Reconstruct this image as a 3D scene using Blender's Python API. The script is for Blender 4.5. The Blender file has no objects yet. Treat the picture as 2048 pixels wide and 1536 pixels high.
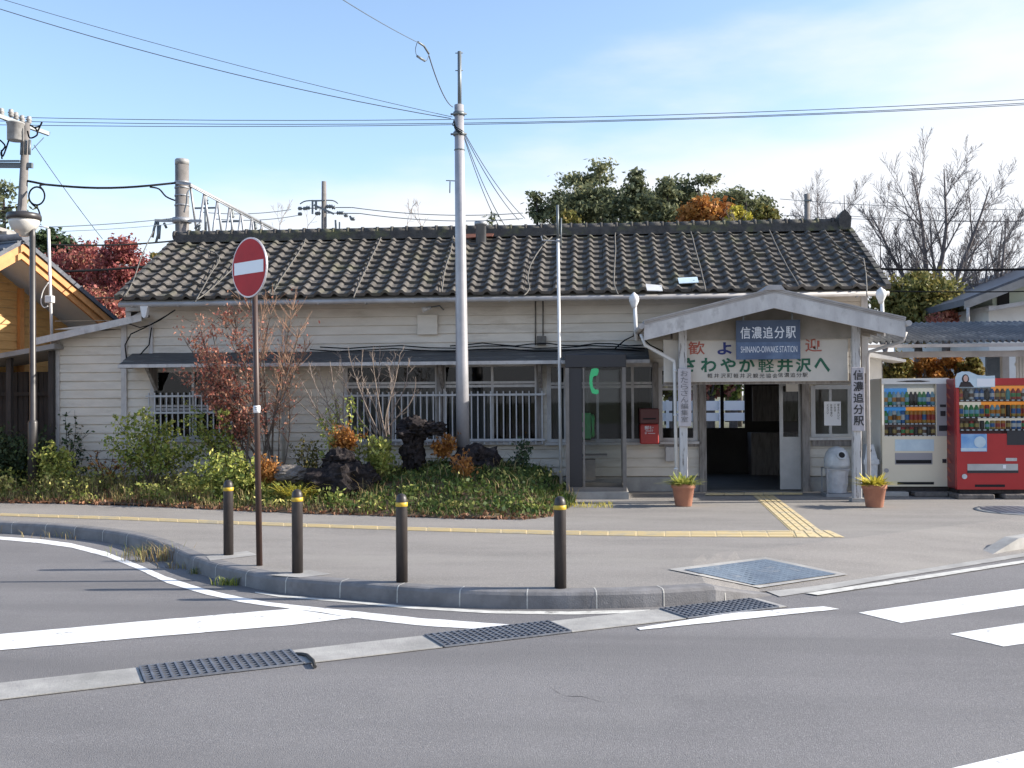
import bpy, math, random
from mathutils import Vector, Matrix, noise as mnoise
sc = bpy.context.scene
C = sc.collection
PI = math.pi
random.seed(7)

# ------------------------------------------------------------------ camera
TH, PITCH, ROLL, FOC, HC = math.radians(4.3), math.atan(22/2050), 0.007, 2050.0, 1.7
_r0 = Vector((math.cos(TH), math.sin(TH), 0))
_f = Vector((-math.sin(TH)*math.cos(PITCH), math.cos(TH)*math.cos(PITCH), math.sin(PITCH)))
_u0 = _r0.cross(_f)
_r = _r0*math.cos(ROLL) - _u0*math.sin(ROLL)
_u = _u0*math.cos(ROLL) + _r0*math.sin(ROLL)
CAM = Vector((0, 0, HC))
cd = bpy.data.cameras.new('camera'); cam = bpy.data.objects.new('camera', cd); C.objects.link(cam)
cam.matrix_world = Matrix(((_r.x, _u.x, -_f.x, 0), (_r.y, _u.y, -_f.y, 0), (_r.z, _u.z, -_f.z, HC), (0, 0, 0, 1)))
cd.sensor_width = 36; cd.lens = 36*FOC/2048; cd.clip_start = 0.1; cd.clip_end = 3000
sc.camera = cam
sc.render.resolution_x, sc.render.resolution_y = 1024, 768

# ------------------------------------------------------------------ sky, sun, exposure
SUN_EL, SUN_AZ = math.radians(25), math.radians(4)      # azimuth from +X towards +Y
w = bpy.data.worlds.new('World'); sc.world = w; w.use_nodes = True
nt = w.node_tree; N = nt.nodes; L = nt.links
for n in list(N): N.remove(n)
out = N.new('ShaderNodeOutputWorld'); bg = N.new('ShaderNodeBackground'); bg.inputs['Strength'].default_value = 0.12
sky = N.new('ShaderNodeTexSky'); sky.sky_type = 'NISHITA'; sky.sun_disc = False
sky.sun_elevation = SUN_EL; sky.sun_rotation = PI/2 - SUN_AZ
sky.altitude = 900; sky.air_density = 1.0; sky.dust_density = 2.2; sky.ozone_density = 1.2
def wn(t, **k):
    n = N.new(t)
    for a, b in k.items(): setattr(n, a, b)
    return n
def wmath(op, a, b=None):
    m = wn('ShaderNodeMath', operation=op)
    for i, v in enumerate((a, b)):
        if v is None: continue
        if isinstance(v, (int, float)): m.inputs[i].default_value = v
        else: L.new(v, m.inputs[i])
    return m.outputs[0]
tc = wn('ShaderNodeTexCoord'); sep = wn('ShaderNodeSeparateXYZ'); L.new(tc.outputs['Generated'], sep.inputs[0])
mp = wn('ShaderNodeMapping'); mp.inputs['Scale'].default_value = (1.0, 1.0, 3.6); mp.inputs['Location'].default_value = (0.35, 0.2, 0.1)
L.new(tc.outputs['Generated'], mp.inputs[0])
nz = wn('ShaderNodeTexNoise'); nz.inputs['Scale'].default_value = 3.4; nz.inputs['Detail'].default_value = 6; nz.inputs['Roughness'].default_value = 0.52
L.new(mp.outputs[0], nz.inputs['Vector'])
v = wmath('MULTIPLY', nz.outputs['Fac'], 1.2)
v = wmath('ADD', v, 0.01)
band = wn('ShaderNodeMapRange', interpolation_type='SMOOTHSTEP'); band.inputs[1].default_value = 0.26; band.inputs[2].default_value = 0.13; L.new(sep.outputs[2], band.inputs[0])
v = wmath('ADD', v, wmath('MULTIPLY', band.outputs[0], 0.44))
v = wmath('ADD', v, wmath('MULTIPLY', sep.outputs[2], -2.7))
v = wmath('ADD', v, wmath('MULTIPLY', sep.outputs[0], 0.95))
mr = wn('ShaderNodeMapRange', interpolation_type='SMOOTHSTEP'); mr.inputs[1].default_value = -0.22; mr.inputs[2].default_value = 0.46
L.new(v, mr.inputs[0])
mx = wn('ShaderNodeMixRGB'); mx.inputs[2].default_value = (3.3, 3.4, 3.6, 1)
L.new(mr.outputs[0], mx.inputs[0]); L.new(sky.outputs[0], mx.inputs[1])
L.new(mx.outputs[0], bg.inputs[0]); L.new(bg.outputs[0], out.inputs[0])
sd = bpy.data.lights.new('sun', 'SUN'); sd.energy = 3.7; sd.angle = math.radians(0.53); sd.color = (1.0, 0.93, 0.82)
sun = bpy.data.objects.new('sun', sd); C.objects.link(sun)
sdir = Vector((math.cos(SUN_EL)*math.cos(SUN_AZ), math.cos(SUN_EL)*math.sin(SUN_AZ), math.sin(SUN_EL)))
sun.rotation_euler = sdir.to_track_quat('Z', 'Y').to_euler(); sun.location = (20, 0, 30)
sc.view_settings.view_transform = 'Standard'; sc.view_settings.look = 'None'
sc.view_settings.gamma = 1; sc.view_settings.use_curve_mapping = False
sc.view_settings.exposure = 1.38
try: sc.cycles.max_bounces = 8; sc.cycles.transparent_max_bounces = 16
except Exception: pass

# ------------------------------------------------------------------ helpers
def ray(px, py): return (_f + _r*((px-1024)/FOC) + _u*((768-py)/FOC))
def P(px, py, Y):                       # point of the world plane y = Y seen at a photo pixel
    d = ray(px, py); return CAM + d*(Y/d.y)
def G(px, py, z=0.0):                   # point of the ground plane
    d = ray(px, py); return CAM + d*((z-HC)/d.z)
def X_(px, Y, py=790): return P(px, py, Y).x
def Z_(py, Y, px=1024): return P(px, py, Y).z

ORG = {}
class MB:
    def __init__(s): s.v = []; s.f = []; s.m = []; s.t = []; s.sm = []
    def face(s, pts, m=0, t=0.5, smooth=False):
        i = len(s.v); s.v += [tuple(p) for p in pts]; s.f.append(tuple(range(i, i+len(pts)))); s.m.append(m); s.t.append(t); s.sm.append(smooth)
    def raw(s, vs, fs, m=0, t=0.5, smooth=False):
        i = len(s.v); s.v += [tuple(p) for p in vs]
        for f in fs: s.f.append(tuple(i+k for k in f)); s.m.append(m); s.t.append(t); s.sm.append(smooth)
    def box(s, x0, x1, y0, y1, z0, z1, m=0, t=0.5, bev=0.0):
        if bev:
            b = bev
            pr = [(x0+b, z0), (x1-b, z0), (x1, z0+b), (x1, z1-b), (x1-b, z1), (x0+b, z1), (x0, z1-b), (x0, z0+b)]
            n = 8
            vs = [((x-((x0+x1)/2))*(1-2*b/max(x1-x0, 1e-6))+(x0+x1)/2, y0, (z-(z0+z1)/2)*(1-2*b/max(z1-z0, 1e-6))+(z0+z1)/2) for x, z in pr]
            vs += [(x, y0+b, z) for x, z in pr] + [(x, y1, z) for x, z in pr]
            fs = [tuple(range(n)), tuple(range(3*n-1, 2*n-1, -1))]
            for r in range(2):
                for k in range(n): fs.append((r*n+k, (r+1)*n+k, (r+1)*n+(k+1) % n, r*n+(k+1) % n))
            s.raw(vs, [f[::-1] for f in fs], m, t); return
        vs = [(x0,y0,z0),(x1,y0,z0),(x1,y1,z0),(x0,y1,z0),(x0,y0,z1),(x1,y0,z1),(x1,y1,z1),(x0,y1,z1)]
        s.raw(vs, [(0,3,2,1),(4,5,6,7),(0,1,5,4),(1,2,6,5),(2,3,7,6),(3,0,4,7)], m, t)
    def obox(s, c, ax, ay, az, m=0, t=0.5):      # oriented box: centre and three half-axes
        c, ax, ay, az = Vector(c), Vector(ax), Vector(ay), Vector(az)
        vs = [c+ax*i+ay*j+az*k for k in (-1, 1) for j in (-1, 1) for i in (-1, 1)]
        s.raw(vs, [(0,2,3,1),(4,5,7,6),(0,1,5,4),(1,3,7,5),(3,2,6,7),(2,0,4,6)], m, t)
    def bar(s, a, b, w, h, m=0, up=(0,0,1)):     # rectangular bar from a to b
        a, b = Vector(a), Vector(b); d = (b-a); l = d.length; d.normalize()
        sx = d.cross(Vector(up)); 
        if sx.length < 1e-4: sx = Vector((1,0,0))
        sx.normalize(); uz = sx.cross(d)
        s.obox((a+b)/2, d*l/2, sx*w/2, uz*h/2, m)
    def tube(s, pts, r, n=8, m=0, t=0.5, cap=True):
        pts = [Vector(p) for p in pts]; k = len(pts)
        if not isinstance(r, (list, tuple)): r = [r]*k
        i0 = len(s.v); ref = None
        for i, p in enumerate(pts):
            d = (pts[min(i+1, k-1)] - pts[max(i-1, 0)]).normalized()
            if ref is None:
                ref = d.orthogonal().normalized() if abs(d.z) < .9 else Vector((1,0,0))
            a = (ref - d*ref.dot(d)); a = a.normalized() if a.length > 1e-5 else d.orthogonal().normalized()
            ref = a; b = d.cross(a)
            for j in range(n):
                q = 2*PI*j/n; s.v.append(tuple(p + (a*math.cos(q)+b*math.sin(q))*r[i]))
        for i in range(k-1):
            for j in range(n):
                s.f.append((i0+i*n+j, i0+i*n+(j+1) % n, i0+(i+1)*n+(j+1) % n, i0+(i+1)*n+j)); s.m.append(m); s.t.append(t); s.sm.append(n > 4)
        if cap:
            s.f.append(tuple(i0+j for j in range(n-1, -1, -1))); s.f.append(tuple(i0+(k-1)*n+j for j in range(n)))
            s.m += [m, m]; s.t += [t, t]; s.sm += [False, False]
    def lathe(s, prof, c=(0,0,0), n=24, m=0, t=0.5, smooth=True):
        c = Vector(c); i0 = len(s.v); k = len(prof)
        for r, z in prof:
            for j in range(n):
                q = 2*PI*j/n; s.v.append((c.x+r*math.cos(q), c.y+r*math.sin(q), c.z+z))
        for i in range(k-1):
            for j in range(n):
                s.f.append((i0+i*n+j, i0+i*n+(j+1) % n, i0+(i+1)*n+(j+1) % n, i0+(i+1)*n+j)); s.m.append(m); s.t.append(t); s.sm.append(smooth)
        s.f.append(tuple(i0+j for j in range(n-1, -1, -1))); s.f.append(tuple(i0+(k-1)*n+j for j in range(n)))
        s.m += [m, m]; s.t += [t, t]; s.sm += [False, False]
    def prism(s, pts, d, m=0, t=0.5):            # planar polygon extruded by vector d
        pts = [Vector(p) for p in pts]; d = Vector(d); n = len(pts)
        fs = [tuple(range(n)), tuple(range(2*n-1, n-1, -1))] + [(i, n+i, n+(i+1) % n, (i+1) % n) for i in range(n)]
        s.raw(pts + [p+d for p in pts], fs, m, t)
    def text(s, body, x0, x1, z0, z1, y, bold=0.0, m=0, shear=0.0, fn=None):
        c = bpy.data.curves.new('lettering_curve', 'FONT'); c.body = body; c.offset = bold; c.resolution_u = 3; c.shear = shear; c.extrude = 0.004
        o = bpy.data.objects.new('lettering_curve', c); C.objects.link(o)
        dg = bpy.context.evaluated_depsgraph_get(); me = bpy.data.meshes.new_from_object(o.evaluated_get(dg))
        vs = [v.co.copy() for v in me.vertices]; fs = [tuple(p.vertices) for p in me.polygons]
        bpy.data.objects.remove(o); bpy.data.curves.remove(c); bpy.data.meshes.remove(me)
        ax, bx = min(v.x for v in vs), max(v.x for v in vs); ay, by = min(v.y for v in vs), max(v.y for v in vs)
        if z1 is None: z1 = z0 + (by-ay)*(x1-x0)/max(bx-ax, 1e-6)
        q = []
        for v in vs:
            x = x0+(v.x-ax)/max(bx-ax, 1e-6)*(x1-x0); z = z0+(v.y-ay)/max(by-ay, 1e-6)*(z1-z0)
            q.append((x, y-(v.z+0.004)*0.3, z) if fn is None else fn(x, z, v.z))
        s.raw(q, fs, m)
    def column_text(s, body, x0, x1, ztop, zbot, y, bold=0.0, m=0):
        n = len(body); h = (ztop-zbot)/n
        for i, ch in enumerate(body):
            s.text(ch, x0, x1, ztop-(i+1)*h+h*.07, ztop-i*h-h*.07, y, bold, m)
    def build(s, name, mat, parent=None, label=None):
        me = bpy.data.meshes.new(name)
        o = bpy.data.objects.new(name, me); C.objects.link(o)
        off = Vector((0,0,0))
        if parent is not None:
            off = ORG.get(parent.name, Vector((0,0,0))); o.parent = parent
        ORG[o.name] = off
        me.from_pydata([(a-off.x, b-off.y, c-off.z) for a, b, c in s.v] if off.length else s.v, [], s.f)
        for x in (mat if isinstance(mat, (list, tuple)) else [mat]): me.materials.append(x)
        me.polygons.foreach_set('material_index', s.m); me.polygons.foreach_set('use_smooth', s.sm)
        at = me.attributes.new('tint', 'FLOAT', 'FACE'); at.data.foreach_set('value', s.t)
        me.update()
        if label: o['label'] = label
        return o
def tag(o, label, cat, group=None):
    o['label'] = label; o['category'] = cat
    if group: o['group'] = group
    return o
def struct(o): o['kind'] = 'structure'; return o
def stuff(o, label=None, cat=None):
    o['kind'] = 'stuff'
    if label: o['label'] = label; o['category'] = cat
    return o
def thing(name, loc, label, cat, group=None):
    o = bpy.data.objects.new(name, None); o.empty_display_size = 0.2; C.objects.link(o); o.location = loc
    ORG[o.name] = Vector(loc); return tag(o, label, cat, group)
def dup(o, loc, label, rz=0, group=None):
    def cp(x, par):
        c = x.copy(); C.objects.link(c)
        if par is not None: c.parent = par
        for ch in list(x.children): cp(ch, c)
        return c
    c = cp(o, None); c.location = loc; c.rotation_euler = (o.rotation_euler.x, o.rotation_euler.y, rz); c['label'] = label
    if group: c['group'] = group
    return c

# ------------------------------------------------------------------ materials
def mk(name, c1, c2=None, scale=6.0, rough=0.7, metal=0.0, bump=0.0, bscale=40.0, spec=0.5, detail=5, stretch=(1,1,1), tint=None, lo=.35, hi=.65,
       c3=None, s3=2.0, lo3=.5, hi3=.7, emit=None, trans=0.0, spots=None, lanes=None):
    m = bpy.data.materials.new(name); m.use_nodes = True; t = m.node_tree; b = t.nodes['Principled BSDF']
    n_ = lambda k: t.nodes.new(k)
    b.inputs['Roughness'].default_value = rough; b.inputs['Metallic'].default_value = metal; b.inputs['Specular IOR Level'].default_value = spec
    geo = n_('ShaderNodeNewGeometry'); mp = n_('ShaderNodeMapping'); mp.inputs['Scale'].default_value = stretch
    t.links.new(geo.outputs['Position'], mp.inputs[0])
    def noise(sc_, det=detail, ro=.6):
        k = n_('ShaderNodeTexNoise'); k.inputs['Scale'].default_value = sc_; k.inputs['Detail'].default_value = det; k.inputs['Roughness'].default_value = ro
        t.links.new(mp.outputs[0], k.inputs['Vector']); return k.outputs['Fac']
    def rng(f, a, b_):
        k = n_('ShaderNodeMapRange'); k.inputs[1].default_value = a; k.inputs[2].default_value = b_; t.links.new(f, k.inputs[0]); return k.outputs[0]
    def mix(f, a, b_):
        k = n_('ShaderNodeMixRGB'); t.links.new(f, k.inputs[0])
        for i, q in ((1, a), (2, b_)):
            if isinstance(q, tuple): k.inputs[i].default_value = (*q, 1)
            else: t.links.new(q, k.inputs[i])
        return k.outputs[0]
    col = None
    if tint:
        a = n_('ShaderNodeAttribute'); a.attribute_name = 'tint'
        r = n_('ShaderNodeValToRGB'); t.links.new(a.outputs['Fac'], r.inputs[0])
        els = r.color_ramp.elements
        while len(els) < len(tint): els.new(.5)
        for i, c in enumerate(tint): els[i].position = i/(len(tint)-1); els[i].color = (*c, 1)
        col = r.outputs[0]
        if c2 is not None: col = mix(rng(noise(scale), lo, hi), col, c2)
    elif c2 is not None: col = mix(rng(noise(scale), lo, hi), c1, c2)
    if c3 is not None: col = mix(rng(noise(s3, 6, .65), lo3, hi3), col if col is not None else c1, c3)
    if spots is not None:          # fine aggregate / speckle
        vo = n_('ShaderNodeTexVoronoi'); vo.inputs['Scale'].default_value = spots[0]; t.links.new(geo.outputs['Position'], vo.inputs['Vector'])
        sp = n_('ShaderNodeSeparateColor'); t.links.new(vo.outputs['Color'], sp.inputs[0])
        col = mix(rng(sp.outputs[0], spots[1], 1.0), col if col is not None else c1, spots[2])
    if lanes is not None:
        m2 = n_('ShaderNodeMapping'); m2.inputs['Scale'].default_value = (.10, .9, 1); m2.inputs['Rotation'].default_value = (0, 0, lanes[0]); t.links.new(geo.outputs['Position'], m2.inputs[0])
        k2 = n_('ShaderNodeTexNoise'); k2.inputs['Scale'].default_value = 1.3; k2.inputs['Detail'].default_value = 5; t.links.new(m2.outputs[0], k2.inputs['Vector'])
        col = mix(rng(k2.outputs['Fac'], .45, .70), col, lanes[1])
    if col is None: b.inputs['Base Color'].default_value = (*c1, 1)
    else: t.links.new(col, b.inputs['Base Color'])
    if bump:
        bp = n_('ShaderNodeBump'); bp.inputs['Strength'].default_value = bump; bp.inputs['Distance'].default_value = 0.02
        t.links.new(noise(bscale), bp.inputs['Height']); t.links.new(bp.outputs[0], b.inputs['Normal'])
    if emit: b.inputs['Emission Color'].default_value = (*c1, 1); b.inputs['Emission Strength'].default_value = emit
    if trans:
        o = t.nodes['Material Output']; tr = n_('ShaderNodeBsdfTranslucent'); ms = n_('ShaderNodeMixShader'); ms.inputs[0].default_value = trans
        if col is not None: t.links.new(col, tr.inputs[0])
        else: tr.inputs[0].default_value = (*c1, 1)
        t.links.new(b.outputs[0], ms.inputs[1]); t.links.new(tr.outputs[0], ms.inputs[2]); t.links.new(ms.outputs[0], o.inputs[0])
    return m
def glass(name, tintc=(.9,.95,.95), refl=0.08, rough=0.02):
    m = bpy.data.materials.new(name); m.use_nodes = True; t = m.node_tree
    for n in list(t.nodes): t.nodes.remove(n)
    o = t.nodes.new('ShaderNodeOutputMaterial'); tr = t.nodes.new('ShaderNodeBsdfTransparent'); tr.inputs[0].default_value = (*tintc, 1)
    gl = t.nodes.new('ShaderNodeBsdfGlossy'); gl.inputs['Roughness'].default_value = rough
    fr = t.nodes.new('ShaderNodeFresnel'); fr.inputs[0].default_value = 1.5
    ad = t.nodes.new('ShaderNodeMath'); ad.operation = 'MULTIPLY'; ad.inputs[1].default_value = refl/.04*.5; ad.use_clamp = True
    t.links.new(fr.outputs[0], ad.inputs[0]); ms = t.nodes.new('ShaderNodeMixShader'); t.links.new(ad.outputs[0], ms.inputs[0])
    t.links.new(tr.outputs[0], ms.inputs[1]); t.links.new(gl.outputs[0], ms.inputs[2]); t.links.new(ms.outputs[0], o.inputs[0])
    return m

M = {}
EMI = .3        # vending displays are back-lit
M['asphalt'] = mk('asphalt', (.195,.187,.19), (.16,.154,.158), 0.45, .93, bump=.45, bscale=170, c3=(.20,.193,.193), s3=1.3, lo3=.5, hi3=.75, spec=.2, spots=(190, .55, (.27,.262,.262)), lanes=(-.13, (.152,.147,.15)))
M['pave'] = mk('pavement_asphalt', (.27,.25,.235), (.21,.195,.185), .9, .92, bump=.45, bscale=90, c3=(.31,.29,.265), s3=.55, lo3=.5, hi3=.8, spec=.25, stretch=(.5,1.6,1), spots=(150, .65, (.34,.32,.29)))
M['earth'] = mk('earth', (.17,.105,.065), (.10,.075,.045), 3, .95, bump=.6, bscale=20)
M['field'] = mk('field', (.07,.085,.04), (.11,.10,.06), .2, .95)
M['concrete'] = mk('concrete', (.40,.39,.37), (.30,.29,.28), 4, .85, bump=.25, bscale=60, c3=(.24,.235,.225), s3=1.3, spec=.3)
M['kerb'] = mk('kerb_concrete', (.22,.215,.22), (.16,.155,.158), 5, .85, bump=.3, bscale=70, c3=(.11,.105,.10), s3=2.1, lo3=.55, hi3=.8, spec=.3)
M['mortar'] = mk('mortar', (.5,.49,.46), (.36,.35,.33), 20, .9)
M['paint'] = mk('road_paint', (.80,.80,.80), (.70,.70,.70), 3, .65, c3=(.30,.295,.295), s3=11, lo3=.585, hi3=.70, bump=.1, bscale=90)
M['oldpaint'] = mk('worn_road_paint', (.62,.61,.57), (.45,.44,.41), 8, .8, c3=(.2,.19,.18), s3=5, lo3=.55, hi3=.66)
M['tactile'] = mk('tactile_yellow', (.62,.48,.25), (.54,.45,.29), 3, .8, c3=(.40,.36,.29), s3=3, lo3=.52, hi3=.75)
M['galv'] = mk('galvanised', (.24,.26,.30), (.16,.17,.2), 12, .5, .6)
M['rubber'] = mk('black_rubber', (.03,.028,.027), rough=.7)
M['dark'] = mk('dark_void', (.012,.012,.014), rough=.9)
M['coverblue'] = mk('cover_blue_grey', (.155,.195,.245), (.12,.15,.195), 6, .9, spec=.1, c3=(.27,.29,.31), s3=3, lo3=.55, hi3=.7, bump=.3, bscale=60)
M['bollard'] = mk('bollard_brown', (.036,.029,.027), (.028,.023,.022), 9, .45, c3=(.06,.052,.046), s3=5, lo3=.58, hi3=.8)
M['yellow'] = mk('reflective_yellow', (.55,.36,.03), rough=.45)
M['signred'] = mk('sign_red', (.46,.03,.035), (.39,.028,.032), 5, .6, spec=.2)
M['signwhite'] = mk('sign_white', (.78,.78,.80), rough=.4)
M['signrim'] = mk('sign_rim', (.72,.60,.60), rough=.4)
M['signgrey'] = mk('sign_grey_back', (.35,.36,.38), rough=.5, metal=.4)
M['brownpole'] = mk('brown_pole', (.06,.032,.025), (.045,.026,.022), 8, .5)
M['clap'] = mk('clapboard_paint', (.70,.645,.565), (.61,.56,.485), 1.6, .75, c3=(.40,.35,.285), s3=1.2, lo3=.54, hi3=.85, bump=.15, bscale=50, stretch=(1,1,4), spec=.3)
M['trim'] = mk('weathered_trim', (.58,.56,.54), (.45,.43,.42), 5, .75, c3=(.26,.24,.23), s3=6, lo3=.55, hi3=.8, stretch=(1,1,.5), bump=.15, bscale=60, spec=.3)
M['postwood'] = mk('peeling_post', (.56,.55,.55), (.46,.45,.45), 7, .75, c3=(.13,.115,.11), s3=9, lo3=.56, hi3=.64, stretch=(3,3,.35), bump=.3, bscale=60, spec=.3)
M['greywood'] = mk('grey_wood', (.30,.275,.255), (.21,.19,.175), 8, .8, c3=(.12,.10,.09), s3=7, stretch=(3,3,.4), bump=.2, spec=.2)
M['darkwood'] = mk('dark_wood', (.045,.038,.036), (.028,.024,.024), 6, .8, stretch=(4,4,.5))
M['soffit'] = mk('soffit', (.30,.27,.235), (.22,.20,.17), 3, .85)
M['tile'] = mk('roof_tile', (.2,.2,.2), (.055,.05,.045), 9, .78, tint=[(.105,.095,.085),(.122,.111,.10),(.14,.127,.114)], lo=.42, hi=.8, c3=(.135,.135,.075), s3=1.6, lo3=.55, hi3=.85, bump=.35, bscale=50, spec=.35)
M['ridge'] = mk('ridge_tile_moss', (.085,.08,.076), (.05,.047,.045), 7, .85, c3=(.12,.125,.06), s3=3, lo3=.52, hi3=.7, bump=.5, bscale=40)
M['awn'] = mk('awning_sheet', (.095,.095,.095), (.07,.07,.07), 4, .8, c3=(.22,.22,.21), s3=3, lo3=.55, hi3=.72, stretch=(.5,3,3), bump=.2)
M['gutter'] = mk('gutter_grey', (.42,.40,.39), (.32,.30,.29), 4, .6)
M['pipewhite'] = mk('white_pipe', (.66,.66,.66), (.58,.57,.56), 6, .5)
M['glass'] = glass('window_glass', (.80,.84,.86), .07)
M['boothglass'] = glass('booth_glass', (.80,.83,.84), .06)
M['curtain'] = mk('curtain', (.15,.145,.14), (.10,.098,.095), 3, .9, stretch=(14,1,.2))
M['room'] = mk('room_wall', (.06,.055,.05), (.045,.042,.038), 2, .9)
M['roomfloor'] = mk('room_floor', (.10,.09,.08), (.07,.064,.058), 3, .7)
M['steelbar'] = mk('painted_bar', (.52,.52,.53), (.42,.42,.43), 9, .5)
M['alu'] = mk('aluminium', (.46,.46,.455), (.37,.37,.37), 3, .5, .3)
M['bronze'] = mk('bronze_frame', (.20,.18,.165), (.155,.14,.13), 6, .5, .15)
M['boothtop'] = mk('booth_header', (.018,.019,.026), rough=.35)
M['handgreen'] = mk('logo_green', (.05,.55,.20), rough=.4)
M['phonegreen'] = mk('phone_green', (.045,.27,.075), (.035,.21,.06), 12, .45)
M['blacktxt'] = mk('black_lettering', (.03,.028,.03), rough=.6)
M['greytxt'] = mk('grey_lettering', (.16,.155,.16), rough=.6)
M['whitetxt'] = mk('white_lettering', (.66,.68,.72), rough=.6)
M['redtxt'] = mk('red_lettering', (.36,.09,.06), rough=.6)
M['bluetxt'] = mk('blue_lettering', (.02,.03,.16), rough=.6)
M['greentxt'] = mk('green_lettering', (.012,.10,.055), rough=.6)
M['signblue'] = mk('station_sign_blue', (.075,.115,.20), (.06,.09,.16), 5, .6, c3=(.11,.16,.25), s3=3)
M['signblue2'] = mk('station_sign_blue_dark', (.055,.08,.13), (.045,.065,.11), 5, .6)
M['board'] = mk('sign_board', (.58,.54,.48), (.50,.465,.42), 2, .7, c3=(.42,.37,.32), s3=1.6, lo3=.55, hi3=.85)
M['plank'] = mk('name_plank', (.50,.47,.49), (.42,.39,.41), 5, .75, stretch=(3,3,.4))
M['mailred'] = mk('mailbox_red', (.42,.035,.03), (.35,.03,.026), 8, .45)
M['mailshade'] = mk('mailbox_shaded_red', (.10,.025,.022), rough=.5)  # mailbox red darkened to stand for shade
M['terra'] = mk('terracotta', (.42,.19,.12), (.36,.16,.105), 9, .8, c3=(.50,.28,.2), s3=6, lo3=.55, hi3=.8, bump=.2)
M['plastic'] = mk('bin_plastic', (.50,.52,.54), (.40,.42,.44), 6, .4, c3=(.58,.59,.6), s3=9)
M['bag'] = mk('bin_bag', (.55,.55,.56), (.42,.42,.44), 7, .35, bump=.8, bscale=12)
M['vendcream'] = mk('vending_cream', (.70,.63,.49), (.66,.59,.46), 2, .4)
M['vendwhite'] = mk('vending_white', (.72,.72,.70), rough=.4)
M['vendgrey'] = mk('vending_grey', (.30,.29,.31), rough=.45)
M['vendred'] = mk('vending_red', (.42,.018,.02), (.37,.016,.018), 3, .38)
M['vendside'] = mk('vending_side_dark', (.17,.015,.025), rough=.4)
M['posterblue'] = mk('poster_blue', (.10,.26,.55), (.30,.48,.68), 4, .5)
M['posterpale'] = mk('poster_pale', (.55,.66,.72), (.45,.56,.64), 6, .5)
M['orangeback'] = mk('display_orange', (.62,.22,.03), (.68,.33,.05), 7, .5, emit=EMI)
M['blueback'] = mk('display_blue', (.03,.16,.42), (.05,.3,.55), 6, .5, emit=EMI)
M['paleback'] = mk('display_pale', (.5,.47,.42), (.42,.38,.33), 6, .5, emit=EMI)
M['redback'] = mk('display_dark_red', (.2,.08,.07), (.34,.2,.15), 20, .5)
M['skin'] = mk('poster_skin', (.58,.36,.29), rough=.6)
M['hair'] = mk('poster_hair', (.03,.02,.02), rough=.6)
M['polemetal'] = mk('pole_grey_paint', (.40,.39,.41), (.33,.33,.35), 5, .42, .25, c3=(.30,.30,.32), s3=4, lo3=.6, hi3=.85)
M['mast'] = mk('dark_mast', (.16,.18,.19), rough=.5, metal=.4)
M['polecon'] = mk('concrete_pole', (.19,.175,.168), (.14,.13,.122), 5, .8, c3=(.22,.2,.19), s3=2)
M['lampdark'] = mk('lamp_dark_brown', (.05,.046,.046), (.038,.035,.036), 8, .4)
M['lampbowl'] = mk('lamp_bowl', (.62,.60,.56), (.52,.5,.47), 8, .3)
M['cable'] = mk('cable', (.012,.013,.015), rough=.85, spec=.1)
M['wirethin'] = mk('wire_grey', (.11,.13,.155), rough=.8, spec=.15)
M['ropewire'] = mk('pale_cable', (.15,.14,.125), (.10,.092,.08), 20, .7)
M['steel'] = mk('steel_grey', (.36,.37,.39), (.28,.29,.31), 6, .5, .5)
M['porcelain'] = mk('porcelain', (.36,.355,.35), (.26,.255,.25), 9, .5)
M['rust'] = mk('rust', (.17,.055,.035), (.11,.045,.03), 12, .85)
M['rock'] = mk('lava_rock', (.040,.034,.034), (.018,.016,.017), 14, 1.0, c3=(.12,.10,.095), s3=9, lo3=.55, hi3=.8, bump=1.0, bscale=45, spec=.03)
M['palerock'] = mk('pale_rock', (.20,.18,.165), (.11,.10,.095), 8, .95, bump=.9, bscale=25, spec=.2)
M['bark'] = mk('bark', (.13,.105,.09), (.08,.065,.055), 12, .9, bump=.6, bscale=30)
M['farbark'] = mk('far_bark', (.17,.15,.148), (.12,.105,.106), 8, .9)
M['barkdark'] = mk('bark_dark', (.06,.05,.045), (.035,.03,.028), 8, .9, bump=.6, bscale=25)
M['twig'] = mk('pale_twig', (.30,.24,.20), (.20,.155,.13), 15, .85)
M['twigred'] = mk('reddish_twig', (.34,.20,.13), (.25,.15,.10), 15, .85)
M['undergrowth'] = None
def leafm(n, *c, tr=.3, rough=.6): return mk(n, c[0], tint=list(c), rough=rough, trans=tr, spec=.3)
M['lred'] = leafm('red_leaves', (.22,.06,.05), (.36,.12,.085), (.46,.20,.14), (.50,.30,.20))
M['lmaple'] = leafm('maple_leaves', (.17,.04,.045), (.30,.08,.08), (.40,.14,.115), (.40,.25,.15))
M['lgreen'] = leafm('green_leaves', (.07,.11,.025), (.18,.235,.055), (.34,.37,.085), (.55,.52,.15))
M['ldark'] = leafm('dark_leaves', (.022,.042,.022), (.045,.075,.034), (.085,.115,.05))
M['lpine'] = leafm('hazed_pine_needles', (.075,.095,.06), (.125,.15,.085), (.195,.21,.11), (.29,.28,.14))  # needle colours lightened to stand for distance haze
M['lolive'] = leafm('olive_leaves', (.08,.09,.03), (.16,.165,.05), (.25,.22,.065), (.32,.23,.08))
M['lorange'] = leafm('orange_leaves', (.24,.09,.03), (.42,.18,.045), (.55,.29,.08))
M['lyellow'] = leafm('yellow_leaves', (.22,.24,.04), (.50,.43,.06), (.68,.56,.09))
M['lgrass'] = leafm('grass_blades', (.04,.075,.02), (.085,.13,.032), (.17,.185,.05), (.30,.26,.09))
M['ldry'] = leafm('dry_weeds', (.13,.09,.045), (.27,.195,.095), (.45,.34,.17), (.28,.29,.09))
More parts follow.
